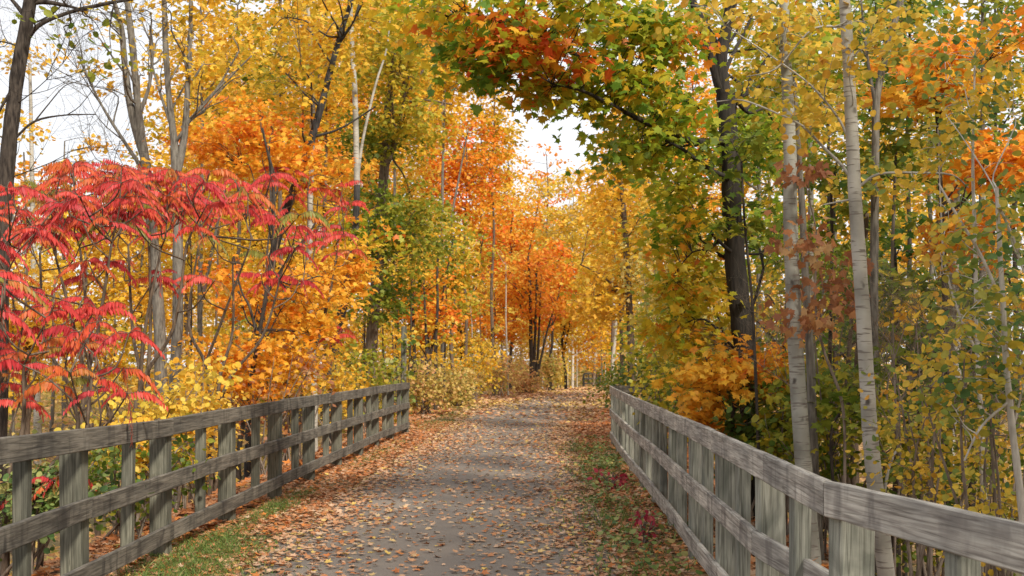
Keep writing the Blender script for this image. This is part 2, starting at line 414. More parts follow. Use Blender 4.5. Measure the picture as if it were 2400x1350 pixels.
def post(name, x, y, z0, z1, wx, wy, yaw, mat, parent, lean=(0, 0), seed=0):
    rr = random.Random(seed)
    n = 7; vs = []; fs = []; ch = .008
    h, q = wx / 2, wy / 2
    prof = [(-h + ch, -q), (h - ch, -q), (h, -q + ch), (h, q - ch), (h - ch, q), (-h + ch, q), (-h, q - ch), (-h, -q + ch)]
    for i in range(n + 1):
        t = i / n; z = t * (z1 - z0)
        for (a, b) in prof:
            vs.append((a + lean[0] * t + rr.gauss(0, .0012), b + lean[1] * t + rr.gauss(0, .0012), z))
    k = 8
    for i in range(n):
        for j in range(k):
            a = i * k + j; b = i * k + (j + 1) % k
            fs.append((a, b, b + k, a + k))
    fs.append(tuple(reversed(range(k)))); fs.append(tuple(range(n * k, n * k + k)))
    me = bpy.data.meshes.new(name); me.from_pydata(vs, [], fs); me.update()
    o = bpy.data.objects.new(name, me); C.objects.link(o); me.materials.append(mat)
    o.parent = parent; o.location = Vector((x, y, z0)) - parent.location; o.rotation_euler = (0, 0, yaw)
    return o
def build_fence(root, posts, side, H, m_rail, m_post, joints, bal=True, seed=0, wpost=.15, baly=None):
    """posts: (X, Y, Ztop) along the fence; side: +1 when the path lies on the +X side of it"""
    P = [Vector(p) for p in posts]
    # boards spanning two bays each, joints staggered from rail to rail
    def nrm_at(i):
        a = P[max(0, i - 1)]; b = P[min(len(P) - 1, i + 1)]
        d = (b - a); d.z = 0; d.normalize()
        n = Vector((d.y, -d.x, 0))
        return n if n.x * side > 0 else -n
    for r, (nm, f0, f1) in enumerate((('top_rail', 0.0, .125), ('middle_rail', .388, .505), ('bottom_rail', .765, .88))):
        cuts = joints[r]
        for a, b in zip(cuts[:-1], cuts[1:]):
            # polyline through bays: one board per straight run
            for k in range(a, b):
                pass
            pa = P[a] + nrm_at(a) * (wpost / 2 + .0215); pb = P[b] + nrm_at(b) * (wpost / 2 + .0215)
            zc = (f0 + f1) / 2 * H
            pa = pa - Vector((0, 0, zc)); pb = pb - Vector((0, 0, zc))
            g = (pb - pa).normalized() * .002
            jz = Vector((0, 0, random.Random(seed * 97 + r * 13 + a).gauss(0, .004)))
            board(nm, pa + g + jz, pb - g, (f1 - f0) * H, .04, m_rail, root, seed * 100 + r * 20 + a)
    for i, p in enumerate(P):
        n = nrm_at(i); yaw = math.atan2(n.y, n.x)
        rr = random.Random(seed + i)
        post('post', p.x, p.y, float(gz(p.x, p.y)) - .25, p.z - .085, wpost, wpost + .012, yaw, m_post, root, (rr.gauss(0, .008), rr.gauss(0, .008)), seed + i)
    if bal:
        for i in range(len(P) - 1):
            q = (P[i] + P[i + 1]) / 2; n = nrm_at(i); yaw = math.atan2(n.y, n.x); rr = random.Random(seed + i + 50)
            q = q + n * (wpost / 2 - .045)
            post('baluster', q.x, q.y, q.z - H * .872, q.z - .07, .086, .09, yaw, m_post, root, (rr.gauss(0, .006), rr.gauss(0, .006)), seed + i + 40)

HT = 1.2
lx = [-330, 0, 180, 379, 534, 645, 726, 791, 842, 880, 915, 950]
lY = [3.6, 5.76, 7.9, 10.05, 12.2, 14.3, 16.4, 18.6, 20.7, 22.9, 25.0, 27.1]
ltop = [None, None, 1006, 980, 956, 938, 926, 917.5, 910, 904, 900, 896.5]
lp = []
for k, (x, Y, t) in enumerate(zip(lx, lY, ltop)):
    if t is None: X = [-2.72, -2.88][k]; Z = 1.29
    else: X = (x - HX) / FPX * Y - .01; Z = EYE - (t - HY) / FPX * Y
    lp.append((X, Y, Z))
fl = empty('wooden_fence', (-2.9, 15, 0))
tag(fl, 'dark weathered three-rail wooden fence along the left side of the leafy path', 'fence')
build_fence(fl, lp, +1, HT, M_RAIL_L, M_POST_L,
            [[0, 1, 3, 5, 7, 9, 11], [0, 2, 4, 6, 8, 10, 11], [0, 1, 3, 5, 7, 9, 11]], seed=3, wpost=.15)
ry = [1.2, 3.0, 4.80, 6.55, 8.2, 9.95, 11.8, 13.7, 15.55, 17.45, 19.4, 21.35, 23.3]
rX = [1.96, 1.60, 1.31, 1.375, 1.43, 1.50, 1.57, 1.64, 1.69, 1.75, 1.82, 1.90, 1.985]
rT = [1.20] * 13
rp_ = [(X + .10, Y, Z) for X, Y, Z in zip(rX, ry, rT)]
fr = empty('wooden_fence', (1.6, 12, 0))
tag(fr, 'silvery weathered three-rail wooden fence running up the right side of the path', 'fence')
build_fence(fr, rp_, -1, HT, M_RAIL_R, M_POST_R,
            [[0, 2, 4, 6, 8, 10, 12], [0, 1, 3, 5, 7, 9, 11, 12], [0, 2, 4, 6, 8, 10, 12]], seed=11, wpost=.145)
for f0, f1, nm in ((0, .125, 'top_rail'), (.388, .505, 'middle_rail'), (.765, .88, 'bottom_rail')):   # the wing at the far end
    z = 1.2 - (f0 + f1) / 2 * HT
    board(nm, (2.04, 23.42, z), (3.2, 24.6, z - .03), (f1 - f0) * HT, .04, M_RAIL_L, fr, 900 + int(f0 * 100))
post('post', 3.22, 24.72, -.6, 1.17, .145, .15, .7, M_POST_L, fr, seed=77)
ff_ = empty('wooden_fence', (7.4, 108, -.6))
tag(ff_, 'small distant wooden fence on the far side of the bend in the path', 'fence')
g0 = float(gz(6.6, 107)) + .15
build_fence(ff_, [(6.65, 107.0, g0 + 1.2), (7.55, 107.8, g0 + 1.2), (8.3, 109.0, g0 + 1.2)], +1, 1.2, M_FAR, M_FAR,
            [[0, 1, 2]] * 3, seed=31)

# ------------------------------------------------------------------ trees
TIP_TW = []
def clumps_in(ells):
    """cluster centres, radii and tints from a list of ellipsoids: (centre, (rx, ry, rz), n, tint mean, tint spread, cluster radius)"""
    cc, rr, tt, ss = [], [], [], []
    for (c, rad, n, tm, ts, cr) in ells:
        d = norm(R.normal(size=(n, 3))) * (R.random(n) ** 0.42)[:, None]
        p = np.array(c)[None, :] + d * np.array(rad)[None, :]
        cc.append(p); rr.append(cr * (0.6 + 0.8 * R.random(n))); tt.append(np.clip(tm + R.normal(size=n) * ts, 0, 1))
    return np.concatenate(cc), np.concatenate(rr), np.concatenate(tt)
def grow(tb, trunk_pts, trunk_r, targets, nlimb=7, limb_r=0.05, twig_r=0.010, sides=5):
    """limbs from the trunk to some targets, twigs from the limbs to the rest"""
    T = np.array([list(p) for p in trunk_pts]); tr = np.array(trunk_r)
    # fine samples on the trunk
    ts = np.linspace(0, len(T) - 1, 60); ti = np.clip(ts.astype(int), 0, len(T) - 2); tf = ts - ti
    S_ = T[ti] * (1 - tf)[:, None] + T[ti + 1] * tf[:, None]; Sr = tr[ti] * (1 - tf) + tr[ti + 1] * tf
    idx = R.permutation(len(targets)); lim = idx[:nlimb]; rest = idx[nlimb:]
    nodes = [S_[15:]]; nr = [Sr[15:]]
    for j in lim:
        c = targets[j]; h = np.hypot(S_[:, 0] - c[0], S_[:, 1] - c[1])
        cost = np.abs(S_[:, 2] - (c[2] - 0.75 * h)) + 0.3 * h
        cost[:8] += 5
        a = int(np.argmin(cost)); s = S_[a]; v = c - s; Ln = np.linalg.norm(v)
        if Ln < .05: continue
        mid = s + v * .5 + np.array([0, 0, .10 * Ln]) + R.normal(size=3) * .05 * Ln
        q1 = s + v * .22 + R.normal(size=3) * .03 * Ln; q3 = s + v * .78 + np.array([0, 0, .07 * Ln]) + R.normal(size=3) * .05 * Ln
        r0 = min(limb_r * (0.6 + .12 * Ln), Sr[a] * .75)
        P = tb.add([s, q1, mid, q3, c], [r0, r0 * .8, r0 * .6, r0 * .4, twig_r * .7], sides, 3)
        nodes.append(P[2:]); nr.append(np.linspace(r0, twig_r, len(P))[2:])
    N = np.concatenate(nodes); NR = np.concatenate(nr)
    for j in rest:
        c = targets[j]; d = np.linalg.norm(N - c, axis=1) + np.maximum(0, N[:, 2] - c[2]) * .8
        a = int(np.argmin(d)); s = N[a]; v = c - s; Ln = np.linalg.norm(v)
        if Ln < .05: continue
        r0 = min(max(twig_r * (0.8 + .35 * Ln), twig_r), NR[a] * .8 + .002)
        mid = s + v * .5 + np.array([0, 0, .08 * Ln]) + R.normal(size=3) * .07 * Ln
        tb.add([s, mid, c], [r0, r0 * .7, r0 * .35], 3, 3)

def tree(name, label, Y, stems, ells, leafm='gold', barkm='dark', shape='maple5', lsize=.12, per=26, nlimb=7,
         limb_r=.05, twig_r=.009, group=None, cat='tree', sides=10, flat=.38, jit=.1, extra=None, droop=.35, tilt=.55, rough=.05, limbs=None, twigs=None):
    """stems: lists of (x, y, width_px[, dY]) in photo pixels at depth Y, base first; ells in pixels too:
    (cx, cy, rx, ry, depth_m, n, tint, spread, cluster_r[, dY])"""
    st = []
    for s in stems:
        pts, rad = [], []
        for q in s:
            d = Y + (q[3] if len(q) > 3 else 0)
            pts.append(W(q[0], q[1], d)); rad.append(q[2] * d / FPX / 2)
        st.append((pts, [q * .9 for q in rad]))
    b = st[0][0][0]
    g = float(gz(b.x, b.y))
    if b.z > g:                                              # carry the first stem down to the ground
        st[0] = ([Vector((b.x, b.y, g - .15))] + st[0][0], [st[0][1][0] * 1.25] + st[0][1])
    else: g = b.z + .1
    root = empty(name, (st[0][0][0].x, st[0][0][0].y, g))
    tag(root, label, cat, group)
    tb = Tubes()
    for pts, rad in st: tb.add(pts, rad, sides, 4, rough)
    for lp_ in (limbs or []):
        pts = [W(q[0], q[1], Y + (q[3] if len(q) > 3 else 0)) for q in lp_]
        rad = [q[2] * (Y + (q[3] if len(q) > 3 else 0)) / FPX / 2 for q in lp_]
        tb.add(pts, rad, 6, 4, .05)
    if ells:
        E = []
        for e in ells:
            cx, cy, rx, ry, dm, n, tm, ts, cr = e[:9]; d = Y + (e[9] if len(e) > 9 else 0)
            c = W(cx, cy, d); E.append((tuple(c), (rx * d / FPX, dm, ry * d / FPX), n, tm, ts, cr))
        cc, rr, tt = clumps_in(E)
        lens = [sum((Vector(a) - Vector(b2)).length for a, b2 in zip(p[:-1], p[1:])) for p, _ in st]
        # grow from every stem, each serving the clusters nearest to it
        own = np.array([np.argmin([min(np.linalg.norm(np.array(list(q)) - c) for q in p) for p, _ in st]) for c in cc])
        for k, (p, rad) in enumerate(st):
            t = cc[own == k]
            if len(t): grow(tb, p, rad, t, min(nlimb, len(t)), limb_r, twig_r)
        lf = leaves_obj('crown', [spray(cc, rr, per, lsize, tt, shape, flat, jit, droop, tilt)], shape, L[leafm], root)
    for (x, y, dy, dx, dz, ln, rr_) in (twigs or []):
        bare_twigs(tb, W(x, y, Y + dy), np.array([dx, R.normal() * .3, dz]) / math.hypot(dx, dz), ln, rr_, 3)
    tb.build('trunk', B[barkm], root)
    return root

def bare_twigs(tb, p, d, Ln, r, depth):
    """a leafless branching spray"""
    n = 3; q = [np.array(p)]; dd = np.array(d, float)
    for k in range(n):
        dd = dd + R.normal(size=3) * .16; dd /= np.linalg.norm(dd); q.append(q[-1] + dd * Ln / n)
    tb.add(q, np.linspace(r, r * .45, n + 1), 4 if depth > 1 else 3, 2)
    if depth > 0:
        for k in range(1, n + 1):
            for _ in range(2 if depth > 1 else 1):
                e = dd + R.normal(size=3) * .55; e[2] += .25
                bare_twigs(tb, q[k], e / np.linalg.norm(e), Ln * (.55 + .25 * R.random()), r * .5, depth - 1)

# --- left side, near ---
t1 = tree('bare_tree', 'tall dark straight trunk at the left edge of the photo, almost leafless', 14.0,
     [[(-6, 1120, 50), (-2, 800, 46), (2, 640, 44), (14, 430, 40), (28, 280, 38), (45, 150, 36), (68, 20, 33), (90, -120, 30), (110, -330, 22)],
      [(52, 112, 14), (90, 60, 12), (160, 30, 10), (240, 10, 9), (340, -8, 7), (460, -40, 4)],
      [(60, 40, 12), (20, -10, 9), (-30, -60, 6)],
      [(40, 190, 9), (10, 240, 7), (-40, 330, 5)],
      [(64, 10, 14), (100, 4, 14), (150, 12, 9), (190, 22, 5)],
      [(30, 330, 7), (80, 285, 6), (150, 270, 4), (225, 268, 3)]],
     [(150, 60, 130, 90, 1.0, 12, .35, .2, .35), (240, 120, 120, 60, 1.0, 8, .2, .15, .3)], 'olive', 'dark', 'round', .10, 4, nlimb=4, limb_r=.02, twig_r=.005,
     twigs=[(64, 60, 0, 1, .5, 1.0, .012), (50, 110, 0, -1, .3, 1.0, .012), (30, 250, 0, 1, .4, .9, .010), (20, 330, 0, -1, .5, .8, .010), (160, 25, 0, 1, -.2, .7, .007), (250, 10, 0, 1, -.3, .7, .007), (70, 20, 0, .6, .8, .9, .01), (15, 420, 0, 1, .5, .9, .009)])
t2 = tree('forked_tree', 'grey twin-trunked tree standing behind the red sumac, forking against the sky', 19.0,
     [[(382, 1020, 36), (378, 900, 32), (372, 740, 31), (358, 560, 29), (346, 430, 27), (336, 350, 24), (322, 240, 18), (312, 120, 18), (300, 20, 15), (292, -90, 12)],
      [(338, 370, 22), (310, 270, 19), (293, 160, 16), (286, 70, 13), (266, 0, 11), (240, -60, 8)],
      [(330, 260, 10), (350, 200, 9), (357, 130, 8), (352, 60, 6)],
      [(350, 420, 12), (290, 330, 9), (240, 250, 7), (200, 170, 5), (185, 130, 3)]],
     [(310, 60, 120, 120, 1.6, 26, .45, .25, .4), (220, 150, 70, 90, 1.3, 12, .75, .15, .35), (360, 500, 80, 200, 1.5, 10, .4, .2, .5)],
     'gold', 'grey', 'maple5', .10, 7, nlimb=6, limb_r=.03, twig_r=.006, rough=.04,
     twigs=[(290, 330, 0, -1, .8, 1.2, .012), (240, 250, 0, -.8, .8, 1.2, .012), (200, 170, 0, -.3, 1, 1.0, .010), (322, 240, 0, -1, .6, 1.1, .012), (350, 200, 0, .3, 1, .9, .01), (286, 70, 0, -1, .5, 1.0, .01), (346, 430, 0, -1, .5, 1.3, .014), (170, 180, 0, -.5, .3, .9, .008)])
t3 = tree('forked_tree', 'brown-grey tree with two upright stems rising from the top of the red sumac', 17.5,
     [[(406, 1030, 31), (408, 930, 29), (416, 760, 28), (417, 560, 27), (414, 430, 26), (408, 330, 20), (396, 230, 15), (388, 100, 15), (384, -60, 12)],
      [(416, 400, 22), (432, 320, 17), (440, 200, 14), (446, 90, 11), (448, -30, 8)],
      [(414, 330, 9), (470, 250, 7), (540, 180, 5), (590, 130, 3)],
      [(425, 300, 8), (500, 220, 6), (560, 120, 4)],
      [(402, 300, 8), (370, 200, 6), (345, 110, 4)]],
     [(470, 120, 110, 130, 1.5, 40, .6, .25, .5), (420, 20, 90, 60, 1.2, 14, .5, .2, .4)],
     'gold', 'grey', 'maple5', .10, 9, nlimb=6, limb_r=.03, twig_r=.006)
t4 = tree('black_tree', 'slender black trunk leaning right from the sumac up to the top of the frame', 21.0,
     [[(585, 1040, 24), (592, 900, 24), (612, 740, 23), (640, 600, 22), (668, 500, 22), (705, 400, 22), (738, 300, 20), (768, 190, 17), (795, 90, 14), (824, 0, 12), (850, -90, 9)],
      [(795, 100, 9), (828, 50, 7), (848, -10, 5)],
      [(738, 320, 8), (800, 300, 5), (880, 250, 4)]],
     [(800, 40, 150, 100, 2, 40, .55, .25, .6), (700, 180, 120, 100, 2, 36, .35, .2, .6)],
     'gold', 'black', 'maple5', .12, 16, nlimb=6, limb_r=.03, twig_r=.006)
t5 = tree('birch', 'thin white birch left of the black leaning trunk, behind the fence', 22.5,
     [[(737, 1000, 17), (736, 900, 17), (730, 760, 17), (726, 600, 15), (728, 450, 14), (733, 300, 13), (730, 150, 11), (722, 20, 9), (716, -80, 7)],
      [(732, 200, 6), (765, 150, 5), (790, 105, 4)], [(730, 160, 5), (690, 80, 4), (675, 40, 3)]],
     [(720, 60, 120, 110, 1.8, 40, .6, .25, .6), (690, 230, 90, 80, 1.8, 24, .5, .25, .6)],
     'gold', 'birch', 'maple5', .12, 20, nlimb=5, limb_r=.02, twig_r=.006)
t5b = tree('birch', 'white-topped birch with black lower trunk bending over the left fence', 24.0,
     [[(768, 1000, 26), (770, 910, 25), (786, 810, 24), (806, 710, 22), (824, 610, 19), (833, 540, 17), (837, 430, 16)]],
     [(850, 560, 70, 60, 1.2, 16, .45, .2, .6)],
     'mixed', 'black', 'maple5', .13, 20, nlimb=3, limb_r=.02, twig_r=.006)
tb = Tubes(); tb.add([W(837, 434, 24), W(835, 350, 24), (W(832, 230, 24)), W(826, 120, 24), W(820, -20, 24), W(815, -110, 24)], [.068, .062, .058, .05, .04, .03], 9, 4, .03)
tb.add([W(838, 420, 24), W(850, 330, 24), W(880, 200, 24), W(905, 120, 24), W(915, 40, 24)], [.04, .032, .026, .02, .012], 6, 4)
tb.build('upper_trunk', B['birch'], t5b)
t6 = tree('maple', 'stout brown trunk with green and gold leaves above the middle of the left fence', 31.0,
     [[(870, 960, 34), (868, 860, 33), (874, 760, 32), (884, 640, 31), (893, 520, 28), (900, 400, 26), (905, 290, 22), (915, 200, 17), (925, 90, 12)],
      [(902, 400, 14), (930, 320, 12), (945, 240, 10), (975, 190, 8), (1001, 152, 7)], [(945, 240, 8), (1000, 235, 6), (1060, 245, 4)]],
     [(890, 520, 70, 90, 2, 44, .18, .15, .7), (885, 700, 100, 60, 2, 30, .2, .2, .7), (960, 560, 110, 130, 2.2, 60, .45, .18, .8),
      (870, 330, 60, 80, 2, 30, .35, .2, .7), (900, 130, 110, 110, 2.2, 70, .75, .15, .7, -1.5), (960, 300, 70, 60, 1.5, 24, .7, .15, .7, -1)],
     'olive', 'brown', 'maple5', .13, 34, nlimb=7, limb_r=.05)
t7 = tree('orange_maple', 'bright orange maple sapling arching over the left fence beside the sumac', 18.0,
     [[(560, 1060, 14), (575, 960, 13), (590, 880, 12), (606, 790, 11), (625, 680, 10), (640, 560, 9), (640, 430, 8), (615, 300, 5)],
      [(606, 800, 8), (585, 720, 7), (565, 680, 5), (548, 600, 4)], [(625, 690, 8), (680, 600, 6), (735, 530, 5), (745, 470, 3)]],
     [(560, 860, 100, 95, 1.0, 48, .18, .2, .45), (690, 840, 90, 90, 1.0, 40, .12, .15, .45, 1.2), (720, 690, 110, 80, 1.2, 40, .18, .18, .5, 1.5),
      (570, 670, 90, 70, 1.2, 26, .35, .2, .5, 1), (620, 350, 170, 70, 1.5, 40, .30, .2, .5, 2), (590, 280, 80, 60, 1.2, 18, .55, .2, .5, 2),
      (500, 350, 90, 60, 1.2, 20, .4, .2, .5, 2), (720, 400, 90, 50, 1.2, 18, .3, .2, .5, 2.5)],
     'orange', 'dark', 'maple', .105, 26, nlimb=8, limb_r=.02, twig_r=.006, flat=.3, group=None)
t7b = tree('orange_maple', 'low golden-orange maple bough beside the leaning black stem, right of the sapling', 22.5,
     [[(700, 1000, 12), (716, 900, 11), (742, 800, 9), (770, 700, 7), (790, 600, 5)]],
     [(790, 640, 60, 70, 1.2, 30, .2, .15, .5), (690, 760, 80, 50, 1.2, 26, .1, .1, .5)],
     'orange', 'dark', 'maple5', .13, 24, nlimb=5, limb_r=.02, twig_r=.006, flat=.3)

# --- right side, near ---
m1 = tree('maple', 'big dark-trunked maple right of the path, green leaves turning orange over the path', 12.5,
     [[(1775, 1230, 66), (1768, 1080, 62), (1760, 960, 60), (1748, 840, 58), (1736, 740, 56), (1724, 620, 54), (1716, 500, 50), (1712, 380, 48), (1704, 270, 48), (1700, 220, 50)],
      [(1702, 240, 36), (1690, 160, 34), (1697, 90, 32), (1712, 20, 30), (1725, -80, 26), (1740, -220, 20)],
      [(1700, 240, 30), (1678, 170, 28), (1660, 110, 26), (1643, 50, 23), (1610, -20, 20), (1560, -120, 14)],
      [(1712, 250, 16), (1740, 210, 14), (1770, 175, 11), (1810, 120, 8)],
      [(1708, 330, 20, 0), (1620, 330, 17, -.6), (1540, 300, 14, -1.2), (1450, 255, 11, -1.8), (1370, 215, 8, -2.2), (1290, 195, 5, -2.5)],
      [(1660, 120, 18, 0), (1560, 60, 15, -.6), (1440, 200, 1, -1)][:2] + [(1470, 30, 10, -1.2), (1390, -20, 7, -1.6)],
      [(1640, 250, 15, -.3), (1540, 205, 14, -1), (1440, 195, 13, -1.6), (1370, 142, 11, -2), (1280, 92, 9, -2.3), (1190, 55, 7, -2.5), (1090, 28, 4, -2.6)],
      [(1716, 420, 14), (1660, 395, 12, -.5), (1600, 350, 9, -.8), (1560, 330, 6, -1)],
      [(1724, 600, 12), (1680, 560, 9, -.3), (1630, 500, 6, -.6)]],
     [(1330, 50, 250, 85, 1.3, 58, .36, .18, .42, -2.0), (1140, 60, 140, 75, 1.1, 32, .40, .2, .40, -2.3), (1010, 20, 70, 30, .6, 9, .5, .1, .34, -2.6),
      (1180, 105, 110, 40, .6, 17, .80, .14, .38, -2.4), (1290, 160, 120, 45, .6, 17, .80, .14, .36, -2.2),
      (1120, 150, 70, 55, .6, 16, .15, .1, .36, -2.4),
      (1270, 215, 60, 35, .5, 10, .40, .15, .34, -2.2), (1430, 200, 120, 60, .7, 36, .25, .2, .4, -1.8),
      (1500, 90, 120, 80, .9, 44, .35, .22, .42, -1.2), (1580, 90, 60, 55, .6, 10, .80, .12, .36, -1.2),
      (1540, 270, 115, 80, .8, 38, .32, .12, .42, -.8), (1480, 350, 90, 40, .8, 18, .28, .12, .4, -1.0),
      (1590, 400, 75, 80, .9, 27, .36, .14, .40, .2), (1760, 330, 90, 90, .9, 34, .22, .1, .42, 1.7),
      (1590, 520, 70, 80, .9, 30, .40, .14, .40, 0), (1625, 650, 70, 90, .8, 34, .54, .12, .38, .6),
      (1590, 690, 60, 60, .7, 18, .50, .1, .4, 0), (1800, 560, 70, 100, .8, 24, .25, .12, .42, 1.8),
      (1610, 790, 80, 60, .8, 28, .56, .1, .42, .3), (1740, 40, 160, 60, .9, 24, .45, .12, .42, 1.8), (1840, 130, 120, 110, .9, 36, .38, .12, .45, 1.8)],
     'mixed', 'darkest', 'maple', .10, 17, nlimb=4, limb_r=.03, twig_r=.006, flat=.5, jit=.10)
m2 = tree('orange_maple', 'low orange and gold maple leaning out beside the dark maple trunk, over the right fence', 12.0,
     [[(1700, 1150, 12), (1712, 1030, 11), (1722, 930, 9), (1730, 860, 7), (1735, 800, 4)], [(1712, 1000, 6), (1680, 900, 5), (1650, 830, 3)]],
     [(1670, 890, 80, 55, .7, 30, .08, .10, .30), (1770, 840, 80, 40, .8, 15, .40, .2, .32, .2), (1800, 900, 60, 50, .7, 14, .25, .2, .34, .4),
      (1660, 970, 40, 40, .5, 12, .2, .1, .3)],
     'orange', 'dark', 'maple', .095, 20, nlimb=6, limb_r=.015, twig_r=.005, flat=.32)
a1 = tree('aspen', 'pale aspen trunk left of the whitest one, dried rust leaves beside it', 9.8,
     [[(1905, 1330, 46), (1892, 1180, 44), (1880, 1050, 43), (1870, 900, 41), (1862, 760, 40), (1856, 620, 38), (1852, 500, 37), (1852, 380, 34), (1848, 260, 31), (1842, 140, 28), (1838, 20, 25), (1834, -120, 20)]],
     [(1800, 60, 110, 80, .8, 15, .6, .18, .34), (1880, 150, 100, 80, .8, 13, .5, .18, .34), (1800, 200, 50, 80, .5, 7, .5, .15, .3)],
     'aspen', 'aspen', 'round', .062, 17, nlimb=5, limb_r=.012, twig_r=.004, sides=14, rough=.02, flat=.6)
a1b = tree('aspen', 'thin grey aspen stem close against the right side of the pale trunk', 10.3,
     [[(1922, 1330, 28), (1912, 1180, 26), (1904, 1000, 25), (1900, 850, 23), (1890, 700, 20), (1884, 560, 18), (1876, 420, 16), (1868, 300, 13), (1862, 180, 10)]],
     [(1900, 260, 70, 60, .6, 10, .6, .2, .3)],
     'aspen', 'grey', 'round', .075, 16, nlimb=3, limb_r=.01, twig_r=.004, rough=.02, flat=.6)
a2 = tree('aspen', 'whitest aspen trunk in front, leaning left above the top rail of the right fence', 8.4,
     [[(2082, 1400, 46), (2066, 1250, 44), (2050, 1130, 42), (2038, 1000, 40), (2030, 860, 38), (2022, 720, 37), (2012, 580, 36), (2004, 460, 34), (1998, 340, 33), (1992, 220, 31), (1986, 100, 30), (1978, -20, 28), (1970, -160, 24)],
      [(2008, 440, 9), (1975, 390, 8), (1930, 345, 7), (1880, 295, 6), (1820, 265, 5), (1740, 235, 4), (1680, 238, 2.5)],
      [(2016, 435, 8), (2060, 408, 7), (2150, 405, 6), (2230, 410, 5), (2270, 440, 3)],
      [(1992, 330, 8), (1960, 270, 6), (1900, 200, 5), (1820, 140, 4), (1700, 60, 3)],
      [(1985, 65, 8), (1930, 62, 6), (1890, 80, 5), (1820, 160, 4), (1750, 180, 3)],
      [(2005, 465, 6), (1930, 480, 4)], [(2068, 1180, 9), (2085, 1090, 7), (2110, 1040, 4)]],
     [(1640, 25, 110, 35, .5, 8, .60, .2, .24), (1850, 40, 100, 60, .6, 8, .66, .12, .26), (2060, 90, 90, 90, .6, 10, .7, .12, .26),
      (1900, 280, 90, 60, .5, 8, .7, .1, .24), (2150, 430, 60, 40, .4, 6, .65, .1, .22), (1960, 160, 80, 60, .5, 8, .7, .1, .24)],
     'aspen', 'birch', 'round', .058, 14, nlimb=2, limb_r=.008, twig_r=.003, sides=14, rough=.015, flat=.7)
a3 = tree('aspen', 'grey stem bending right towards the top, just right of the whitest trunk', 10.6,
     [[(2052, 1250, 26), (2050, 1080, 25), (2048, 900, 24), (2048, 700, 22), (2050, 500, 21), (2052, 340, 20), (2054, 240, 19), (2066, 170, 18), (2086, 90, 17), (2106, 20, 16), (2130, -80, 13)],
      [(2052, 250, 10), (2035, 150, 8), (2022, 40, 6), (2015, -40, 4)]],
     [(2080, 60, 120, 80, .9, 18, .45, .2, .34), (2030, 420, 70, 70, .7, 10, .4, .2, .3)],
     'aspen', 'grey', 'round', .075, 16, nlimb=4, limb_r=.012, twig_r=.004, rough=.02, flat=.6)
a4 = tree('sapling', 'thin forked grey sapling at the right edge with round green and yellow leaves', 6.2,
     [[(2405, 1330, 22), (2390, 1150, 20), (2372, 1000, 18), (2358, 850, 16), (2350, 700, 14), (2342, 560, 12), (2336, 440, 9)],
      [(2352, 720, 9), (2300, 600, 8), (2240, 500, 7), (2200, 430, 5)], [(2340, 480, 7), (2375, 560, 7), (2400, 640, 5)],
      [(2366, 940, 8), (2300, 1000, 6), (2260, 1080, 5)], [(2375, 1000, 7), (2400, 900, 5)]],
     [(2300, 620, 110, 120, .6, 13, .25, .25, .22), (2330, 850, 90, 110, .6, 11, .3, .25, .22), (2240, 740, 90, 80, .5, 9, .4, .25, .20),
      (2330, 260, 110, 150, .7, 12, .40, .25, .26, .6), (2200, 560, 60, 60, .5, 5, .55, .2, .2), (2230, 900, 70, 60, .5, 6, .45, .25, .2)],
     'aspen', 'pale', 'round', .050, 17, nlimb=4, limb_r=.007, twig_r=.0028, flat=.7)
a5 = tree('sapling', 'slender upright sapling with pale stem near the right edge, left of the forked one', 7.5,
     [[(2325, 1330, 16), (2305, 1150, 15), (2300, 1000, 14), (2292, 850, 12), (2288, 700, 11), (2284, 520, 10), (2280, 400, 8), (2282, 250, 6), (2286, 120, 4)],
      [(2292, 830, 8), (2250, 740, 6), (2215, 620, 5), (2205, 480, 4), (2198, 300, 3)]],
     [(2250, 160, 130, 150, .9, 17, .38, .2, .32), (2200, 330, 110, 70, .7, 11, .5, .2, .28), (2290, 480, 80, 100, .7, 10, .30, .25, .28), (2360, 760, 60, 160, .6, 10, .25, .25, .28)],
     'aspen', 'pale', 'round', .052, 13, nlimb=4, limb_r=.008, twig_r=.003, flat=.7)
m3 = tree('orange_maple', 'orange maple bough among the aspens, at the upper right', 11.5,
     [[(2230, 1250, 20), (2222, 1000, 18), (2215, 700, 15), (2205, 450, 12), (2195, 250, 9), (2185, 120, 6)]],
     [(2190, 125, 100, 35, .8, 15, .38, .15, .34), (2150, 215, 110, 45, .8, 18, .12, .12, .34), (2330, 380, 80, 70, .8, 24, .4, .15, .36),
      (2260, 560, 80, 60, .8, 20, .3, .15, .36), (2390, 90, 60, 70, .8, 8, .3, .2, .36)],
     'orange', 'dark', 'maple', .12, 18, nlimb=6, limb_r=.018, twig_r=.005, flat=.35)
m4 = tree('aspen', 'trunk just beyond the end of the right fence, pale above and dark at its foot', 27.0,
     [[(1483, 960, 22), (1480, 860, 20), (1476, 740, 19), (1470, 620, 17), (1462, 500, 14), (1452, 400, 11), (1440, 300, 8)],
      [(1474, 700, 9), (1440, 670, 7), (1400, 640, 5), (1360, 620, 3)]],
     [(1470, 560, 90, 110, 1.8, 36, .6, .2, .7), (1410, 690, 90, 60, 1.5, 34, .7, .2, .6), (1440, 420, 70, 60, 1.4, 22, .55, .2, .6)],
     'gold', 'brown', 'maple5', .13, 26, nlimb=6, limb_r=.03, twig_r=.008)
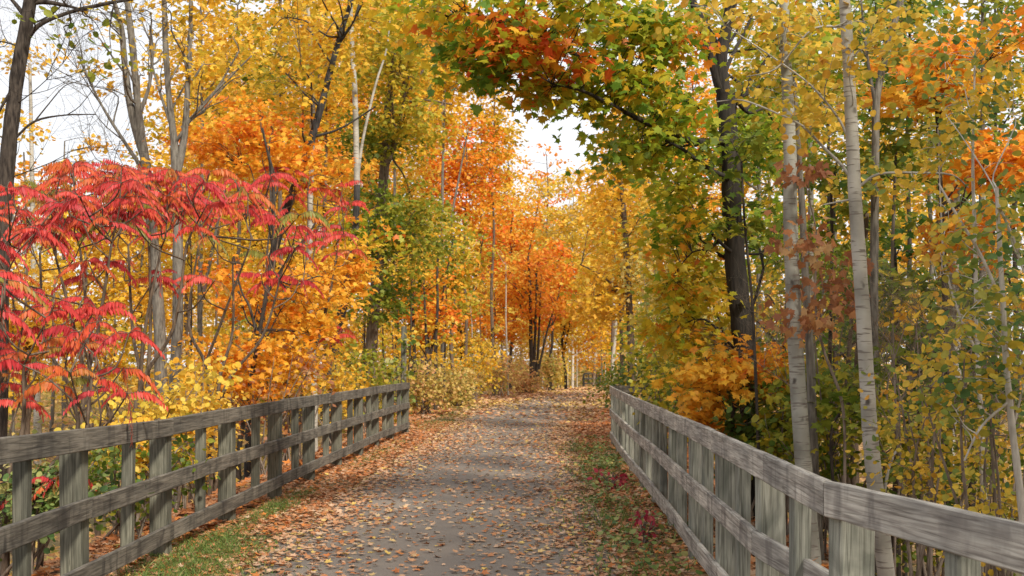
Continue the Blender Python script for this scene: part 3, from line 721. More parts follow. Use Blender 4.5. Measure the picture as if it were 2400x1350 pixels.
for k, (xs, Y, wpx, bk) in enumerate([
        ([(1780, 1150), (1772, 900), (1762, 700), (1745, 520), (1738, 380)], 11.2, 9, 'dark'),
        ([(1960, 1200), (1950, 1000), (1945, 850), (1950, 600), (1948, 420)], 12.5, 12, 'dark'),
        ([(1990, 1200), (1982, 1050), (1985, 900), (2000, 700)], 11.5, 16, 'brown'),
        ([(2005, 1250), (2002, 1080), (2008, 900), (2020, 700), (2030, 500)], 12.8, 24, 'brown'),
        ([(2120, 1260), (2110, 1100), (2095, 900), (2090, 650), (2100, 350)], 12.0, 12, 'grey'),
        ([(2230, 1250), (2222, 1050), (2240, 900), (2236, 700), (2240, 420)], 13.0, 34, 'birch'),
        ([(1955, 1180), (1948, 1020), (1975, 960), (2010, 930)], 10.2, 9, 'dark')]):
    n = len(xs)
    tree('understory_tree', ['thin dark stem just right of the big dark maple trunk', 'thin dark stem in the shade between the two pale aspen trunks',
         'brown stem close on the left of the whitest aspen', 'thicker brown stem hidden behind the whitest aspen', 'grey stem in shade right of the whitest aspen',
         'white birch trunk half hidden in dark undergrowth at the lower right', 'short crooked dark branchy stem between the aspens'][k], Y,
         [[(x, y, wpx * (1 - .5 * i / n)) for i, (x, y) in enumerate(xs)]],
         [(xs[-1][0], xs[-1][1] - 20, 70, 90, .8, 14, .3, .2, .4), (xs[-2][0], xs[-2][1], 70, 70, .8, 8, .35, .2, .4)], 'olive', bk, 'maple5', .10, 16, nlimb=4, limb_r=.01, twig_r=.004)
rust = tree('rust_oak_sapling', 'oak sapling with dried rust-brown leaves between the two pale aspens', 9.6,
     [[(1980, 1150, 8), (1975, 950, 8), (1930, 820, 7), (1910, 700, 6), (1915, 560, 5), (1890, 440, 4)]],
     [(1860, 560, 60, 45, .4, 6, .4, .3, .2), (1930, 620, 70, 60, .4, 7, .4, .3, .2), (1900, 740, 100, 40, .5, 11, .4, .3, .2), (1890, 390, 50, 60, .4, 4, .4, .3, .18), (1990, 700, 40, 50, .4, 4, .5, .3, .18)],
     'rust', 'twig', 'maple', .085, 10, nlimb=5, limb_r=.006, twig_r=.003, flat=.8, droop=1.2, tilt=1.2)

bs = [(1815, 12.6), (1935, 10.8), (1972, 12.0), (2098, 9.6), (2135, 11.4), (2178, 9.2), (2222, 10.6), (2262, 8.8), (2310, 9.9), (2372, 8.4)]
for k, (x, Y) in enumerate(bs):
    tree('bare_sapling', 'bare twiggy grey sapling on the right, %s from the dark maple trunk' % ['first', 'second', 'third', 'fourth', 'fifth', 'sixth', 'seventh', 'eighth', 'ninth', 'last'][k], Y,
         [[(x, 1250, 7), (x + random.uniform(-12, 12), 1080, 6), (x + random.uniform(-22, 22), 920, 5), (x + random.uniform(-35, 35), 760, 3)]], None,
         barkm='twig', sides=5, group='bare twiggy saplings', cat='sapling',
         twigs=[(x, 1080, 0, random.choice((-1, 1)), .9, .7, .006), (x, 1000, 0, random.choice((-1, 1)), 1.2, .8, .006), (x, 910, 0, random.choice((-1, 1)), 1.1, .6, .006), (x, 820, 0, random.choice((-1, 1)), 1.5, .6, .005)])

# --- forest behind: x of trunk, Y, top y, crown half width px, leaves, bark, tint, label colour ---
def bgtree(x, Y, ytop, ybot, hw, leafm, barkm, tint, spr, label, dens=1.0, name='maple', lean=0, ls=None, wpx=None, fork=False, seed=0, shape='kite'):
    ls = ls or .095 + .0020 * Y
    wm = (wpx or 420 / Y + 3)
    g = float(gz((x - HX) / FPX * Y, Y)); yb = HY + (EYE - g) / Y * FPX
    st = [(x + lean * t + random.uniform(-5, 5), yb + (ytop + .15 * (ybot - ytop) - yb) * t, wm * (1 - .75 * t)) for t in np.linspace(0, 1, 7)]
    stems = [st]
    if fork:
        q = st[2]; stems.append([(q[0], q[1], wm * .6), (q[0] + 25, q[1] - 120, wm * .5), (q[0] + 60, q[1] - 300, wm * .3)])
    cy, ry = (ytop + ybot) / 2, (ybot - ytop) / 2
    area = (hw * Y / FPX) * (ry * Y / FPX) * math.pi
    cr = .045 * Y ** .6 + .33
    n = int(max(14, dens * area / (cr * cr) * (1.15 if Y < 24 else 2.3 if Y < 38 else 3.1)))
    ells = [(x + lean * .7, cy, hw, ry, hw * Y / FPX * .8, n, tint, spr, cr)]
    return tree(name, label, Y, stems, ells, leafm, barkm, shape, ls, int(34 * (.20 / ls) ** .6), nlimb=6, limb_r=.05, twig_r=.012, sides=7, flat=.42)

def col(leafm): return {'gold': 'golden', 'orange': 'orange', 'deep': 'deep orange', 'lemon': 'pale yellow', 'olive': 'olive-green', 'green': 'green', 'mixed': 'green and orange', 'brush': 'pale'}[leafm]
BGT = [
 # left wood, from the left
 (60, 30, 260, 900, 110, 'orange', 'grey', .25, .3, 'sparse orange tree low behind the bare trunk at the left edge', .35),
 (150, 34, 230, 900, 100, 'gold', 'grey', .65, .25, 'sparse golden maple seen through the sumac against the sky', .45),
 (200, 26, 480, 960, 130, 'gold', 'grey', .55, .25, 'low golden tree behind the sumac, under the sky gap', .8),
 (60, 24, 560, 980, 130, 'gold', 'brown', .7, .2, 'low golden tree behind the sumac at the far left', .8),
 (330, 30, 420, 960, 120, 'gold', 'grey', .6, .25, 'golden tree behind the grey twin trunks', .8),
 (330, 44, 330, 850, 110, 'orange', 'brown', .3, .25, 'orange tree far behind the grey twin trunks', .8),
 (470, 27, -120, 420, 130, 'gold', 'grey', .6, .22, 'golden tree behind the brown-grey forked trunk', .8),
 (440, 40, 150, 800, 120, 'gold', 'brown', .5, .25, 'golden-green tree deep behind the forked trunks', .9),
 (560, 33, -60, 420, 120, 'gold', 'brown', .35, .3, 'yellow-green maple above the orange sapling', .9),
 (560, 46, 50, 850, 120, 'gold', 'brown', .65, .2, 'tall golden tree deep behind the orange sapling', .9),
 (660, 28, -150, 330, 110, 'olive', 'brown', .55, .2, 'yellow-green crown above the white birch and the sapling', .7),
 (660, 38, 250, 870, 110, 'gold', 'dark', .45, .3, 'golden tree between the orange sapling and the white birch', .9),
 (640, 30, 640, 930, 100, 'olive', 'dark', .35, .2, 'green patch of young maple low behind the orange sapling', .8),
 (760, 36, -100, 500, 130, 'gold', 'brown', .7, .2, 'orange-gold crown behind the birches left of centre', 1.0),
 (800, 46, 300, 880, 120, 'gold', 'dark', .6, .25, 'golden tree behind the two birches', 1.0),
 (850, 56, -150, 600, 110, 'orange', 'brown', .2, .2, 'tall orange maple far behind the stout brown trunk', 1.0),
 (930, 42, -150, 420, 110, 'gold', 'grey', .55, .2, 'tall golden tree just right of the stout brown trunk', 1.0),
 (960, 50, 380, 870, 100, 'gold', 'dark', .55, .3, 'golden tree over the dark thin trunks past the left fence', 1.0),
 (1040, 47, -150, 350, 90, 'gold', 'grey', .35, .2, 'tall yellow-green tree left of the sky gap', 1.0),
 (1090, 52, 260, 560, 95, 'deep', 'brown', .35, .25, 'flaming orange maple left of the sky gap', 1.15),
 (1155, 56, 110, 500, 62, 'gold', 'brown', .4, .2, 'golden tree directly left of the sky gap', .9),
 (1000, 41, 600, 830, 90, 'orange', 'dark', .45, .25, 'orange understory maple past the end of the left fence', .9),
 (1060, 44, 480, 780, 90, 'olive', 'brown', .75, .2, 'yellow-olive tree left of centre, past the left fence', .9),
 (1010, 58, -150, 420, 110, 'gold', 'brown', .6, .2, 'tall golden crown deep behind, left of the sky gap', 1.0),
 (1130, 70, 150, 700, 70, 'gold', 'brown', .65, .2, 'golden tree deep behind the flaming orange maple', 1.0),
 (740, 58, -150, 600, 150, 'gold', 'brown', .6, .2, 'tall golden crown deep behind the two birches', 1.0),
 (520, 60, 0, 600, 130, 'gold', 'brown', .6, .2, 'far golden crown deep behind the forked trunks', 1.0),
 (1458, 46, 300, 640, 85, 'gold', 'brown', .7, .2, 'golden crown right of the sky gap, beyond the end of the right fence', 1.0),
 (1480, 54, 200, 820, 70, 'gold', 'brown', .6, .2, 'tall golden tree behind the end of the right fence', 1.0),
 (1180, 80, 400, 800, 80, 'gold', 'brown', .75, .2, 'golden tree deep in the centre behind the multi-stemmed tree', 1.0),
 (1080, 66, 560, 860, 80, 'gold', 'dark', .7, .2, 'golden understory tree left of the centre', 1.0),
 (990, 64, -150, 700, 90, 'gold', 'brown', .5, .2, 'tall gold-green crown deep behind the thin dark trunks', 1.0),
 (1285, 88, 335, 520, 75, 'orange', 'brown', .3, .3, 'sparse orange treetop reaching up into the central sky gap', .28),
 # centre
 (1200, 66, 440, 800, 80, 'deep', 'dark', .3, .25, 'deep orange maple in the centre beyond the bend', 1.0),
 (1290, 72, 560, 780, 85, 'orange', 'dark', .6, .2, 'orange maple over the bend of the path', 1.0),
 (1160, 62, 660, 830, 90, 'deep', 'brown', .2, .2, 'low orange maple bough left of the multi-stemmed tree', .9),
 (1275, 92, 395, 850, 90, 'lemon', 'pale', .6, .25, 'pale yellow tree far behind the centre', 1.0),
 (1220, 104, 470, 860, 80, 'gold', 'pale', .7, .2, 'far golden tree left of the distant fence', 1.0),
 (1345, 84, 400, 800, 95, 'lemon', 'pale', .55, .2, 'bright yellow tree below the sky gap', 1.0),
 (1322, 74, 640, 840, 70, 'gold', 'dark', .7, .2, 'golden tree behind the distant small fence', .9),
 (1440, 70, 500, 860, 80, 'gold', 'pale', .5, .25, 'golden tree between the distant fence and the right fence', 1.0),
 (1440, 50, 380, 640, 70, 'lemon', 'pale', .5, .2, 'airy pale yellow tree above the end of the right fence', .8),
 (1390, 98, 420, 880, 110, 'orange', 'pale', .2, .3, 'far orange tree behind the distant fence', 1.0),
 (1440, 58, 250, 420, 30, 'gold', 'brown', .6, .3, 'narrow tree top right of the sky gap', .5),
 # right wood
 (1520, 36, 330, 860, 70, 'olive', 'grey', .65, .2, 'yellow-green tree behind the end of the right fence', .9),
 (1570, 30, 420, 930, 70, 'brush', 'grey', .35, .2, 'thicket tree with many pale stems right of the path end', .9),
 (1620, 48, 0, 700, 110, 'orange', 'brown', .15, .3, 'orange-gold tree glimpsed behind the big dark maple', .8),
 (1560, 60, -50, 500, 70, 'gold', 'brown', .5, .25, 'golden tree top behind the overhanging maple branches', .5),
 (1700, 26, 600, 960, 100, 'gold', 'brown', .3, .25, 'gold-green tree low behind the big dark maple', .9),
 (1780, 24, 60, 600, 110, 'olive', 'grey', .6, .2, 'yellow-green crown right of the big dark maple', .8),
 (1840, 20, 500, 980, 110, 'olive', 'dark', .3, .2, 'dark green understory tree behind the pale aspen', .9),
 (1900, 17, -80, 420, 120, 'olive', 'grey', .5, .25, 'yellow-green crown behind the two pale aspens', .7),
 (1960, 22, 300, 900, 130, 'green', 'dark', .45, .2, 'dark green tree deep between the pale aspens', .9),
 (2050, 18, -100, 360, 130, 'green', 'dark', .55, .2, 'dark green crown right of the whitest aspen, near the top', .8),
 (2100, 15, 480, 1000, 130, 'green', 'dark', .5, .25, 'deep green tree in shade right of the whitest aspen', .8),
 (2180, 20, 150, 700, 140, 'olive', 'grey', .55, .25, 'gold tree behind the orange bough at upper right', .8),
 (2300, 16, -100, 420, 140, 'olive', 'grey', .6, .25, 'olive-gold crown at the upper right edge', .5),
 (2280, 14, 560, 1050, 130, 'green', 'dark', .6, .25, 'green tree behind the saplings at the right edge', .6),
 (2380, 20, 250, 900, 130, 'green', 'dark', .6, .2, 'green tree at the right edge behind the saplings', .8),
 (2130, 26, -160, 480, 140, 'green', 'dark', .7, .2, 'green-gold tree deep behind the bent grey aspen stem', .9),
 (2330, 27, -160, 560, 140, 'olive', 'dark', .35, .2, 'deep olive crown behind the upper right edge', 1.0),
 (1940, 31, -160, 420, 130, 'olive', 'dark', .4, .2, 'deep olive crown behind the tops of the aspens', .9),
 (2230, 23, 480, 1010, 140, 'green', 'dark', .5, .25, 'dark green tree filling the shade behind the right-hand saplings', 1.0),
 (1990, 26, 560, 1010, 130, 'olive', 'dark', .3, .25, 'dark olive understory tree behind the whitest aspen', 1.0),
 (2000, 34, 0, 900, 150, 'gold', 'brown', .4, .3, 'far golden tree showing between the aspens', .8),
 (2200, 36, 100, 900, 150, 'gold', 'brown', .3, .3, 'far gold-green tree behind the right-hand saplings', .7),
 (1800, 40, 100, 900, 130, 'gold', 'brown', .5, .3, 'far golden tree right of the dark maple trunk', .8),
]
for k, q in enumerate(BGT):
    x, Y, yt, yb, hw, lm, bm, ti, sp, lab, de = q
    bgtree(x, Y, yt, yb, hw, lm, bm, ti, sp, lab, de, shape='maple5' if Y < 27 else 'kite', fork=(k % 3 == 0))

# thin dark and pale trunks one can tell apart, past the left fence and round the bend
THIN = [
 (955, 37, 8, 'dark', 650), (975, 41, 13, 'dark', 600), (1003, 38, 11, 'dark', 640), (1020, 39, 13, 'dark', 560), (1042, 42, 7, 'dark', 640),
 (905, 36, 6, 'dark', 600), (925, 40, 7, 'brown', 620), (848, 34, 6, 'dark', 620), (800, 33, 5, 'dark', 650), (1112, 60, 5, 'pale', 720), (1128, 58, 5, 'brown', 700),
 (1190, 56, 6, 'pale', 620), (1330, 88, 4, 'pale', 740), (1342, 92, 4, 'pale', 720), (1352, 90, 3, 'pale', 700), (1310, 95, 4, 'pale', 760),
 (1412, 90, 5, 'grey', 770), (1420, 96, 3, 'pale', 780), (1432, 86, 3, 'brown', 760), (1290, 84, 4, 'pale', 740), (1275, 90, 3, 'grey', 770),
 (455, 26, 8, 'dark', 560), (500, 30, 9, 'brown', 520), (540, 34, 7, 'dark', 600), (630, 30, 9, 'dark', 600), (685, 33, 7, 'brown', 560), (700, 27, 6, 'dark', 620),
 (90, 28, 20, 'birch', 150), (120, 30, 11, 'grey', 480), (240, 30, 9, 'brown', 520), (270, 27, 8, 'grey', 560), (30, 24, 8, 'grey', 300),
 (1540, 30, 6, 'grey', 560), (1600, 32, 6, 'pale', 560), (1640, 28, 6, 'grey', 620), (1660, 24, 7, 'dark', 700), (1820, 22, 7, 'grey', 700), (1800, 20, 9, 'brown', 780),
 (1545, 34, 4, 'pale', 480), (1575, 33, 4, 'pale', 500),
 (1930, 17, 10, 'dark', 760), (2085, 15, 9, 'brown', 760), (2150, 16, 11, 'dark', 700), (2180, 14, 8, 'grey', 760), (2260, 16, 10, 'dark', 780), (2330, 15, 9, 'grey', 700)]
bark_word = {'dark': 'dark', 'brown': 'brown', 'pale': 'pale sunlit', 'grey': 'grey', 'birch': 'white birch'}
def where(x):
    for a, s in ((60, 'behind the sumac at the left edge'), (200, 'behind the left part of the sumac'), (420, 'behind the middle of the sumac'), (600, 'between the forked trunks and the orange sapling'),
                 (760, 'behind the orange sapling'), (900, 'beside the stout brown trunk'), (1060, 'past the end of the left fence'), (1220, 'left of the multi-stemmed tree'),
                 (1320, 'just right of the multi-stemmed tree'), (1450, 'behind the distant small fence'), (1700, 'behind the end of the right fence'), (1900, 'left of the pale aspens'),
                 (2120, 'near the whitest aspen'), (2500, 'deep in the wood at the right')):
        if x < a: return s
rank = {}
for (x, Y, wpx, bm, yt) in sorted(THIN):
    k = where(x); rank.setdefault(k, []).append((x, Y, wpx, bm, yt))
ORD = ['leftmost', 'second from left', 'third from left', 'fourth from left', 'fifth from left', 'sixth from left', 'seventh from left', 'eighth from left']
for k, lst in rank.items():
    for j, (x, Y, wpx, bm, yt) in enumerate(lst):
        g = float(gz((x - HX) / FPX * Y, Y)); yb = HY + (EYE - g) / Y * FPX
        ln = random.uniform(-18, 18) * 30 / Y
        st = [(x + ln * t + random.uniform(-3, 3) * 25 / Y, yb + (yt - yb) * t, wpx * (1 - .6 * t)) for t in np.linspace(0, 1, 6)]
        top = st[-1]
        tree('slender_tree', '%s slender trunk %s, %s' % (bark_word[bm], k, ORD[j]) if len(lst) > 1 else '%s slender trunk %s' % (bark_word[bm], k), Y, [st],
             [(top[0], top[1] - 10, 45, 60, 1.2, 10, .55, .3, .5), (x, (yt + yb) / 2, 40, 80 * 25 / Y + 20, .9, 7, .5, .3, .4)],
             'gold' if bm != 'pale' else 'lemon', bm, 'kite', .10 + .0012 * Y, 16, nlimb=5, limb_r=.02, twig_r=.006, sides=6, group='slender trunks in the wood')
tree('multi_stemmed_tree', 'dark multi-stemmed tree in the centre where the path bends', 62.0,
     [[(1246, 925, 13), (1246, 850, 12), (1244, 780, 10), (1243, 700, 8), (1238, 600, 5)], [(1250, 905, 10), (1253, 820, 8), (1256, 730, 6), (1258, 620, 4)],
      [(1254, 905, 9), (1260, 840, 7), (1264, 760, 6), (1268, 660, 4)], [(1256, 900, 9), (1268, 840, 6), (1284, 770, 5), (1310, 690, 3)]],
     [(1240, 640, 100, 70, 2.5, 60, .22, .2, 1.0), (1280, 720, 60, 40, 2, 16, .3, .2, .8)], 'deep', 'dark', 'kite', .2, 30, nlimb=6, limb_r=.05, twig_r=.014)

# ------------------------------------------------------------------ sumac
def sumac(label, base, tips, Y, fl=.46, stem_px=16):
    """tips: photo pixels (x, y, dY) of branch ends; fronds arch out from every tip"""
    b = W(base[0], HY, Y); g = float(gz(b.x, b.y)); b.z = g
    root = empty('sumac_shrub', b); tag(root, label, 'shrub', 'red sumacs behind the left fence')
    tb = Tubes(); T = [np.array(W(x, y, Y + d)) for x, y, d in tips]
    nst = 4; stems = []
    allx = np.array([t[0] for t in T]); order = np.argsort(allx)
    nodes = []; rads = []
    for grp in np.array_split(order, nst):
        c = np.mean([T[j] for j in grp], axis=0); s = np.array(b) + np.array([R.normal() * .15, R.normal() * .15, -.05])
        v = c - s; m1_ = s + v * .3 + np.array([-.12 * v[0], -.1 * v[1], .12 * abs(v[2])]); m2_ = s + v * .62 + R.normal(size=3) * .08
        P = tb.add([s, m1_, m2_, c - v * .12], [.032, .026, .019, .012], 6, 5, .04); nodes.append(P[5:]); rads += list(np.linspace(.024, .011, len(P[5:])))
    N = np.concatenate(nodes); rads = np.array(rads)
    ext = []
    for j in R.permutation(len(T)):
        c = T[j]; cand = N if not ext else np.vstack([N] + ext)
        d = np.linalg.norm(cand - c, axis=1) + np.maximum(0, cand[:, 2] - c[2] + .35) * 1.3
        a = int(np.argmin(d)); s = cand[a]; v = c - s; Ln = np.linalg.norm(v)
        if Ln < .05: continue
        mid = s + v * .5 + np.array([v[0] * .12, v[1] * .12, -.08 * Ln]) + R.normal(size=3) * .04
        P = tb.add([s, mid, c], [min(.016, .007 + .004 * Ln), .0085, .006], 5, 3)
        ext.append(P[2:])
    pos, tip, nrm, sz, tt = [], [], [], [], []
    rt = tb
    for c in T:
        nf = R.integers(3, 6); a0 = R.random() * 6.28
        cl_t = np.clip(R.normal(.62, .20), 0.05, 1)
        if R.random() < .07: cl_t = R.random() * .25
        for k in range(nf):
            a = a0 + k * 6.28 / nf + R.normal() * .3; Lf = fl * (.5 + .7 * R.random())
            out_ = np.array([math.cos(a), math.sin(a), 0.0]); side = np.array([-out_[1], out_[0], 0])
            nl = 13; s = np.linspace(.10, 1, nl)
            rise = .05 + .75 * R.random(); sag = .35 + .75 * R.random()
            pts = c + out_[None, :] * (s * Lf * .92)[:, None] + np.array([0, 0, 1.0])[None, :] * (Lf * (rise * s - sag * s ** 2))[:, None]
            rt.add([c, pts[4], pts[8], pts[-1]], [.0035, .003, .0025, .0015], 3, 1)
            tw = R.normal() * .2
            ft = np.clip(cl_t + R.normal() * .17, 0, 1)
            for sg in (-1, 1):
                dr = sg * side[None, :] * .34 + out_[None, :] * .22 + np.array([0, 0, -1.0])[None, :] * (.9 + .3 * R.random((nl, 1))) + R.normal(size=(nl, 3)) * .10
                pos.append(pts); tip.append(dr)
                nrm.append(np.tile(sg * side * .8 + np.array([0, 0, .6]), (nl, 1)) + R.normal(size=(nl, 3)) * .2)
                sz.append(Lf * .25 * (1.10 - .45 * np.abs(s - .45) * 1.6) * (.9 + .2 * R.random(nl)))
                tt.append(np.clip(ft + R.normal(size=nl) * .05 - .10 * s, 0, 1))
    pos, tip, nrm, sz, tt = map(np.concatenate, (pos, tip, nrm, sz, tt))
    leaves_obj('fronds', [(pos, norm(tip), norm(nrm), sz, tt)], 'lance', L['sumac'], root)
    tb.build('stems', B['brown'], root)
    return root
def tipset(boxes, n, dy=.7):
    o_ = []
    for (x0, x1, y0, y1, q) in boxes:
        for _ in range(q): o_.append((R.uniform(x0, x1), y0 + (y1 - y0) * R.random() ** 1.3, R.normal() * dy))
    return o_
sumac('red sumac at the left edge with low fronds hanging over the fence rail', (60, 0), tipset([(-30, 230, 690, 950, 24), (150, 340, 760, 930, 9), (-40, 70, 620, 720, 5), (60, 150, 1080, 1160, 3)], 0, .35), 9.4, .33)
sumac('red sumac second from left, its flat crown against the sky', (190, 0), tipset([(130, 340, 385, 520, 38), (10, 130, 440, 560, 16), (-20, 260, 500, 650, 15)], 0, .9), 12.0, .36)
sumac('red sumac in front of the grey twin trunks', (330, 0), tipset([(240, 520, 398, 520, 32), (250, 520, 480, 660, 11)], 0, .9), 13.2, .38)
sumac('red sumac around the forked brown-grey tree', (470, 0), tipset([(420, 650, 405, 520, 22), (430, 720, 500, 670, 13)], 0, .9), 15.5, .38)
sumac('small red sumac crown in front of the two birches, rightmost of the sumacs', (690, 0), tipset([(610, 810, 392, 470, 11), (680, 840, 450, 660, 9), (770, 830, 760, 800, 2)], 0, .8), 20.0, .40)

# ------------------------------------------------------------------ shrubs
def shrub(label, x, Y, h, wd, leafm, tint, spr, ncl, per, ls=.07, shape='round', stems=9, bm='twig', name='shrub', group='shrubs along the path', zb=None, flat=.6, cr=.2):
    X = (x - HX) / FPX * Y; g = float(gz(X, Y)) if zb is None else zb
    root = empty(name, (X, Y, g)); tag(root, label, 'shrub', group)
    tb = Tubes(); c = np.array([X, Y, g])
    ends = []
    for k in range(stems):
        a = R.random() * 6.28; e = c + np.array([math.cos(a) * wd * R.random(), math.sin(a) * wd * R.random(), h * (.6 + .4 * R.random())])
        m = c + (e - c) * .5 + np.array([0, 0, .1 * h]) + R.normal(size=3) * .06
        P = tb.add([c + R.normal(size=3) * np.array([.12, .12, 0]) * wd, m, e], [.012 + .0003 * Y, .009, .004], 4, 4); ends.append(P[3:])
    N = np.concatenate(ends)
    cc = N[R.integers(0, len(N), ncl)] + R.normal(size=(ncl, 3)) * np.array([.25, .25, .15]) * wd * .6
    for q in cc[:: max(1, ncl // 40)]:
        d = np.linalg.norm(N - q, axis=1); s = N[int(np.argmin(d))]
        tb.add([s, (s + q) / 2 + R.normal(size=3) * .03, q], [.004, .003, .002], 3, 2)
    cc[:, 2] = np.maximum(cc[:, 2], g + .08)
    tb.build('stems', B[bm], root)
    leaves_obj('foliage', [spray(cc, cr * (.6 + .8 * R.random(ncl)), per, ls, np.clip(tint + R.normal(size=ncl) * spr, 0, 1), shape, flat, .1, .4, .7)], shape, L[leafm], root)
    return root
SH = [
 ('green leafy shrub behind the near end of the left fence, at the bottom left', 60, 9.2, 1.0, .7, 'weeds', .4, .25, 80, 16, .055),
 ('green and red-leaved bush showing through the left fence, below the second post', 300, 11.0, 1.0, .8, 'olive', .25, .25, 70, 16, .055),
 ('yellow-leaved low shrub behind the left fence, between first and second posts', 320, 12.0, 1.9, .8, 'lemon', .6, .2, 66, 16, .07),
 ('yellow bush behind the left fence under the sumac, third post', 430, 13.5, 1.9, .9, 'gold', .7, .2, 66, 16, .07),
 ('orange-yellow bush behind the left fence under the orange sapling', 485, 15.8, 2.0, .75, 'gold', .8, .2, 66, 16, .07),
 ('brown tangled bush behind the middle of the left fence', 610, 17.5, 1.9, .9, 'rust', .5, .3, 46, 10, .09),
 ('yellow-green bush behind the left fence near the white birch', 690, 20.0, 2.2, 1.0, 'lemon', .4, .2, 66, 16, .07),
 ('golden bush behind the far half of the left fence', 780, 23.5, 2.3, 1.1, 'gold', .6, .25, 60, 14, .11),
 ('green-tinted bush near the far end of the left fence', 860, 27.0, 2.2, 1.1, 'olive', .6, .2, 60, 14, .12),
 ('golden thicket bush just past the end of the left fence', 990, 36.0, 1.4, 1.4, 'brush', .5, .25, 90, 16, .13),
 ('green-yellow bush on the left verge beyond the left fence', 1060, 43.0, 1.3, 1.5, 'brush', .3, .25, 90, 16, .14),
 ('golden thicket left of the thin pale trunk', 1110, 49.0, 2.4, 1.7, 'gold', .5, .25, 66, 16, .15),
 ('tan brushy shrub right of the thin pale trunk', 1165, 55.0, 2.2, 1.6, 'brush', .7, .2, 60, 16, .16),
 ('reddish-brown low bush at the foot of the multi-stemmed tree', 1235, 60.0, .9, 1.3, 'brush', .8, .2, 60, 16, .15),
 ('tall straw-yellow thicket right of the multi-stemmed tree', 1293, 68.0, 2.2, 1.2, 'brush', .45, .25, 80, 16, .17),
 ('yellow thicket left of the distant fence', 1308, 84.0, 2.4, 1.0, 'lemon', .5, .2, 60, 16, .18),
 ('golden brush behind the distant fence', 1390, 122.0, 3.4, 3.6, 'brush', .6, .2, 130, 16, .22),
 ('green bush right of the distant fence, by the right fence end', 1450, 40.0, 1.5, 1.0, 'olive', .25, .2, 60, 14, .12),
 ('dense green shrub behind the far end of the right fence', 1530, 25.0, 2.2, 1.3, 'grass', .6, .25, 130, 16, .10),
 ('green and yellow shrub behind the right fence, left of the dark maple', 1580, 19.0, 2.4, 1.1, 'olive', .45, .3, 120, 16, .09),
 ('yellow-green tall thicket left of the dark maple', 1570, 24.0, 4.0, 1.6, 'brush', .35, .25, 160, 16, .10),
 ('gold-green bush under the orange bough by the right fence', 1650, 15.0, 2.2, .9, 'olive', .6, .25, 90, 16, .08),
 ('shaded green shrub at the foot of the dark maple', 1740, 12.5, 1.9, .9, 'grass', .45, .2, 80, 16, .08),
 ('brown-green shrub left of the pale aspens, behind the fence', 1830, 11.5, 1.7, .8, 'olive', .45, .25, 70, 14, .08),
 ('dim green shrub between the aspens', 1960, 10.5, 1.6, .8, 'olive', .35, .25, 70, 14, .07),
 ('yellow-leaved bush above the top rail at the lower right', 2160, 7.6, 2.2, .6, 'aspen', .62, .2, 60, 14, .043),
 ('yellow-leaved bush at the right edge above the fence rail', 2330, 6.6, 2.0, .6, 'aspen', .55, .22, 50, 14, .042),
 ('dense yellow-green bush behind the yellow ones at the lower right', 2230, 10.0, 2.3, 1.0, 'olive', .35, .25, 90, 16, .055),
 ('olive bush at the far right behind the saplings', 2380, 10.5, 2.9, 1.0, 'olive', .35, .25, 90, 16, .055),
]
for q in SH:
    near = q[2] < 14
    shrub(*q[:11], shape='round' if near else 'kite', cr=.16 + .004 * q[2] if near else .28 + .006 * q[2], flat=.6 if near else 1.1)
# old pole with a climbing vine past the end of the left fence
vp = W(944, 960, 28.5); vp.z = float(gz(vp.x, vp.y))
pole = empty('wooden_pole', vp); tag(pole, 'thin grey wooden pole standing behind the far end of the left fence', 'pole')
post('pole_shaft', vp.x, vp.y, vp.z - .2, W(0, 765, 28.5).z, .13, .13, .2, M_POST_L, pole, (.03, 0), 5)
shrub('fresh green vine climbing the thin grey pole', 940, 28.2, 2.3, .35, 'grass', .75, .15, 12, 9, .13, 'round', 4, name='vine', group='vines', cr=.28)
shrub('crimson creeper sprig on the right verge, nearest the camera', 1512, 10.6, .30, .16, 'crimson', .4, .3, 6, 8, .07, 'oval', 5, name='creeper', group='crimson creepers', zb=.0, cr=.1)
shrub('crimson creeper patch on the right verge at the middle of the fence', 1432, 15.2, .26, .3, 'crimson', .4, .3, 8, 8, .08, 'oval', 5, name='creeper', group='crimson creepers', zb=.0, cr=.12)

# ------------------------------------------------------------------ leaf litter, verge plants, grass, far wood
def scatter_leaves():
    P = []
    def add(n, y0, y1, fx, size, tm, ts, shape):
        Y = y0 + (y1 - y0) * R.random(n)
        P.append((n, Y, fx, size, tm, ts, shape))
    return P
def litter(name, label, n, y0, y1, accept, size, tmean, tspr, shape, pw=1.0):
    Y = y0 + (y1 - y0) * R.random(n) ** pw; u = R.uniform(-1, 1, n) * 4.6
    X = pcx(Y) + u
    keep = R.random(n) < accept(u, X, Y)
    X, Y, u = X[keep], Y[keep], u[keep]; m = len(X)
    on = np.abs(u) < 1.5
    Z = gz(X, Y) + np.where(on, .024, .010) + R.random(m) * .018
    a = R.random(m) * 6.28
    tip = np.stack([np.cos(a), np.sin(a), R.normal(size=m) * .12], 1)
    nr = norm(np.stack([R.normal(size=m) * .28, R.normal(size=m) * .28, np.where(R.random(m) < .5, 1.0, -1.0)], 1))
    tt = np.clip(tmean(u, Y) + R.normal(size=m) * tspr, 0, 1)
    v, f, c = leaf_arrays(np.stack([X, Y, Z], 1), norm(tip), nr, size * (.6 + .7 * R.random(m)) * (1 + Y / 120), shape)
    v[:, 2] = np.maximum(v[:, 2], np.repeat(gz(X, Y) + np.where(on, .021, .004), len(SHAPES[shape])))
    o = link(name, np_mesh(name, v, f, c, tt), L['litter']); tag(o, label, 'fallen leaves', kind='stuff')
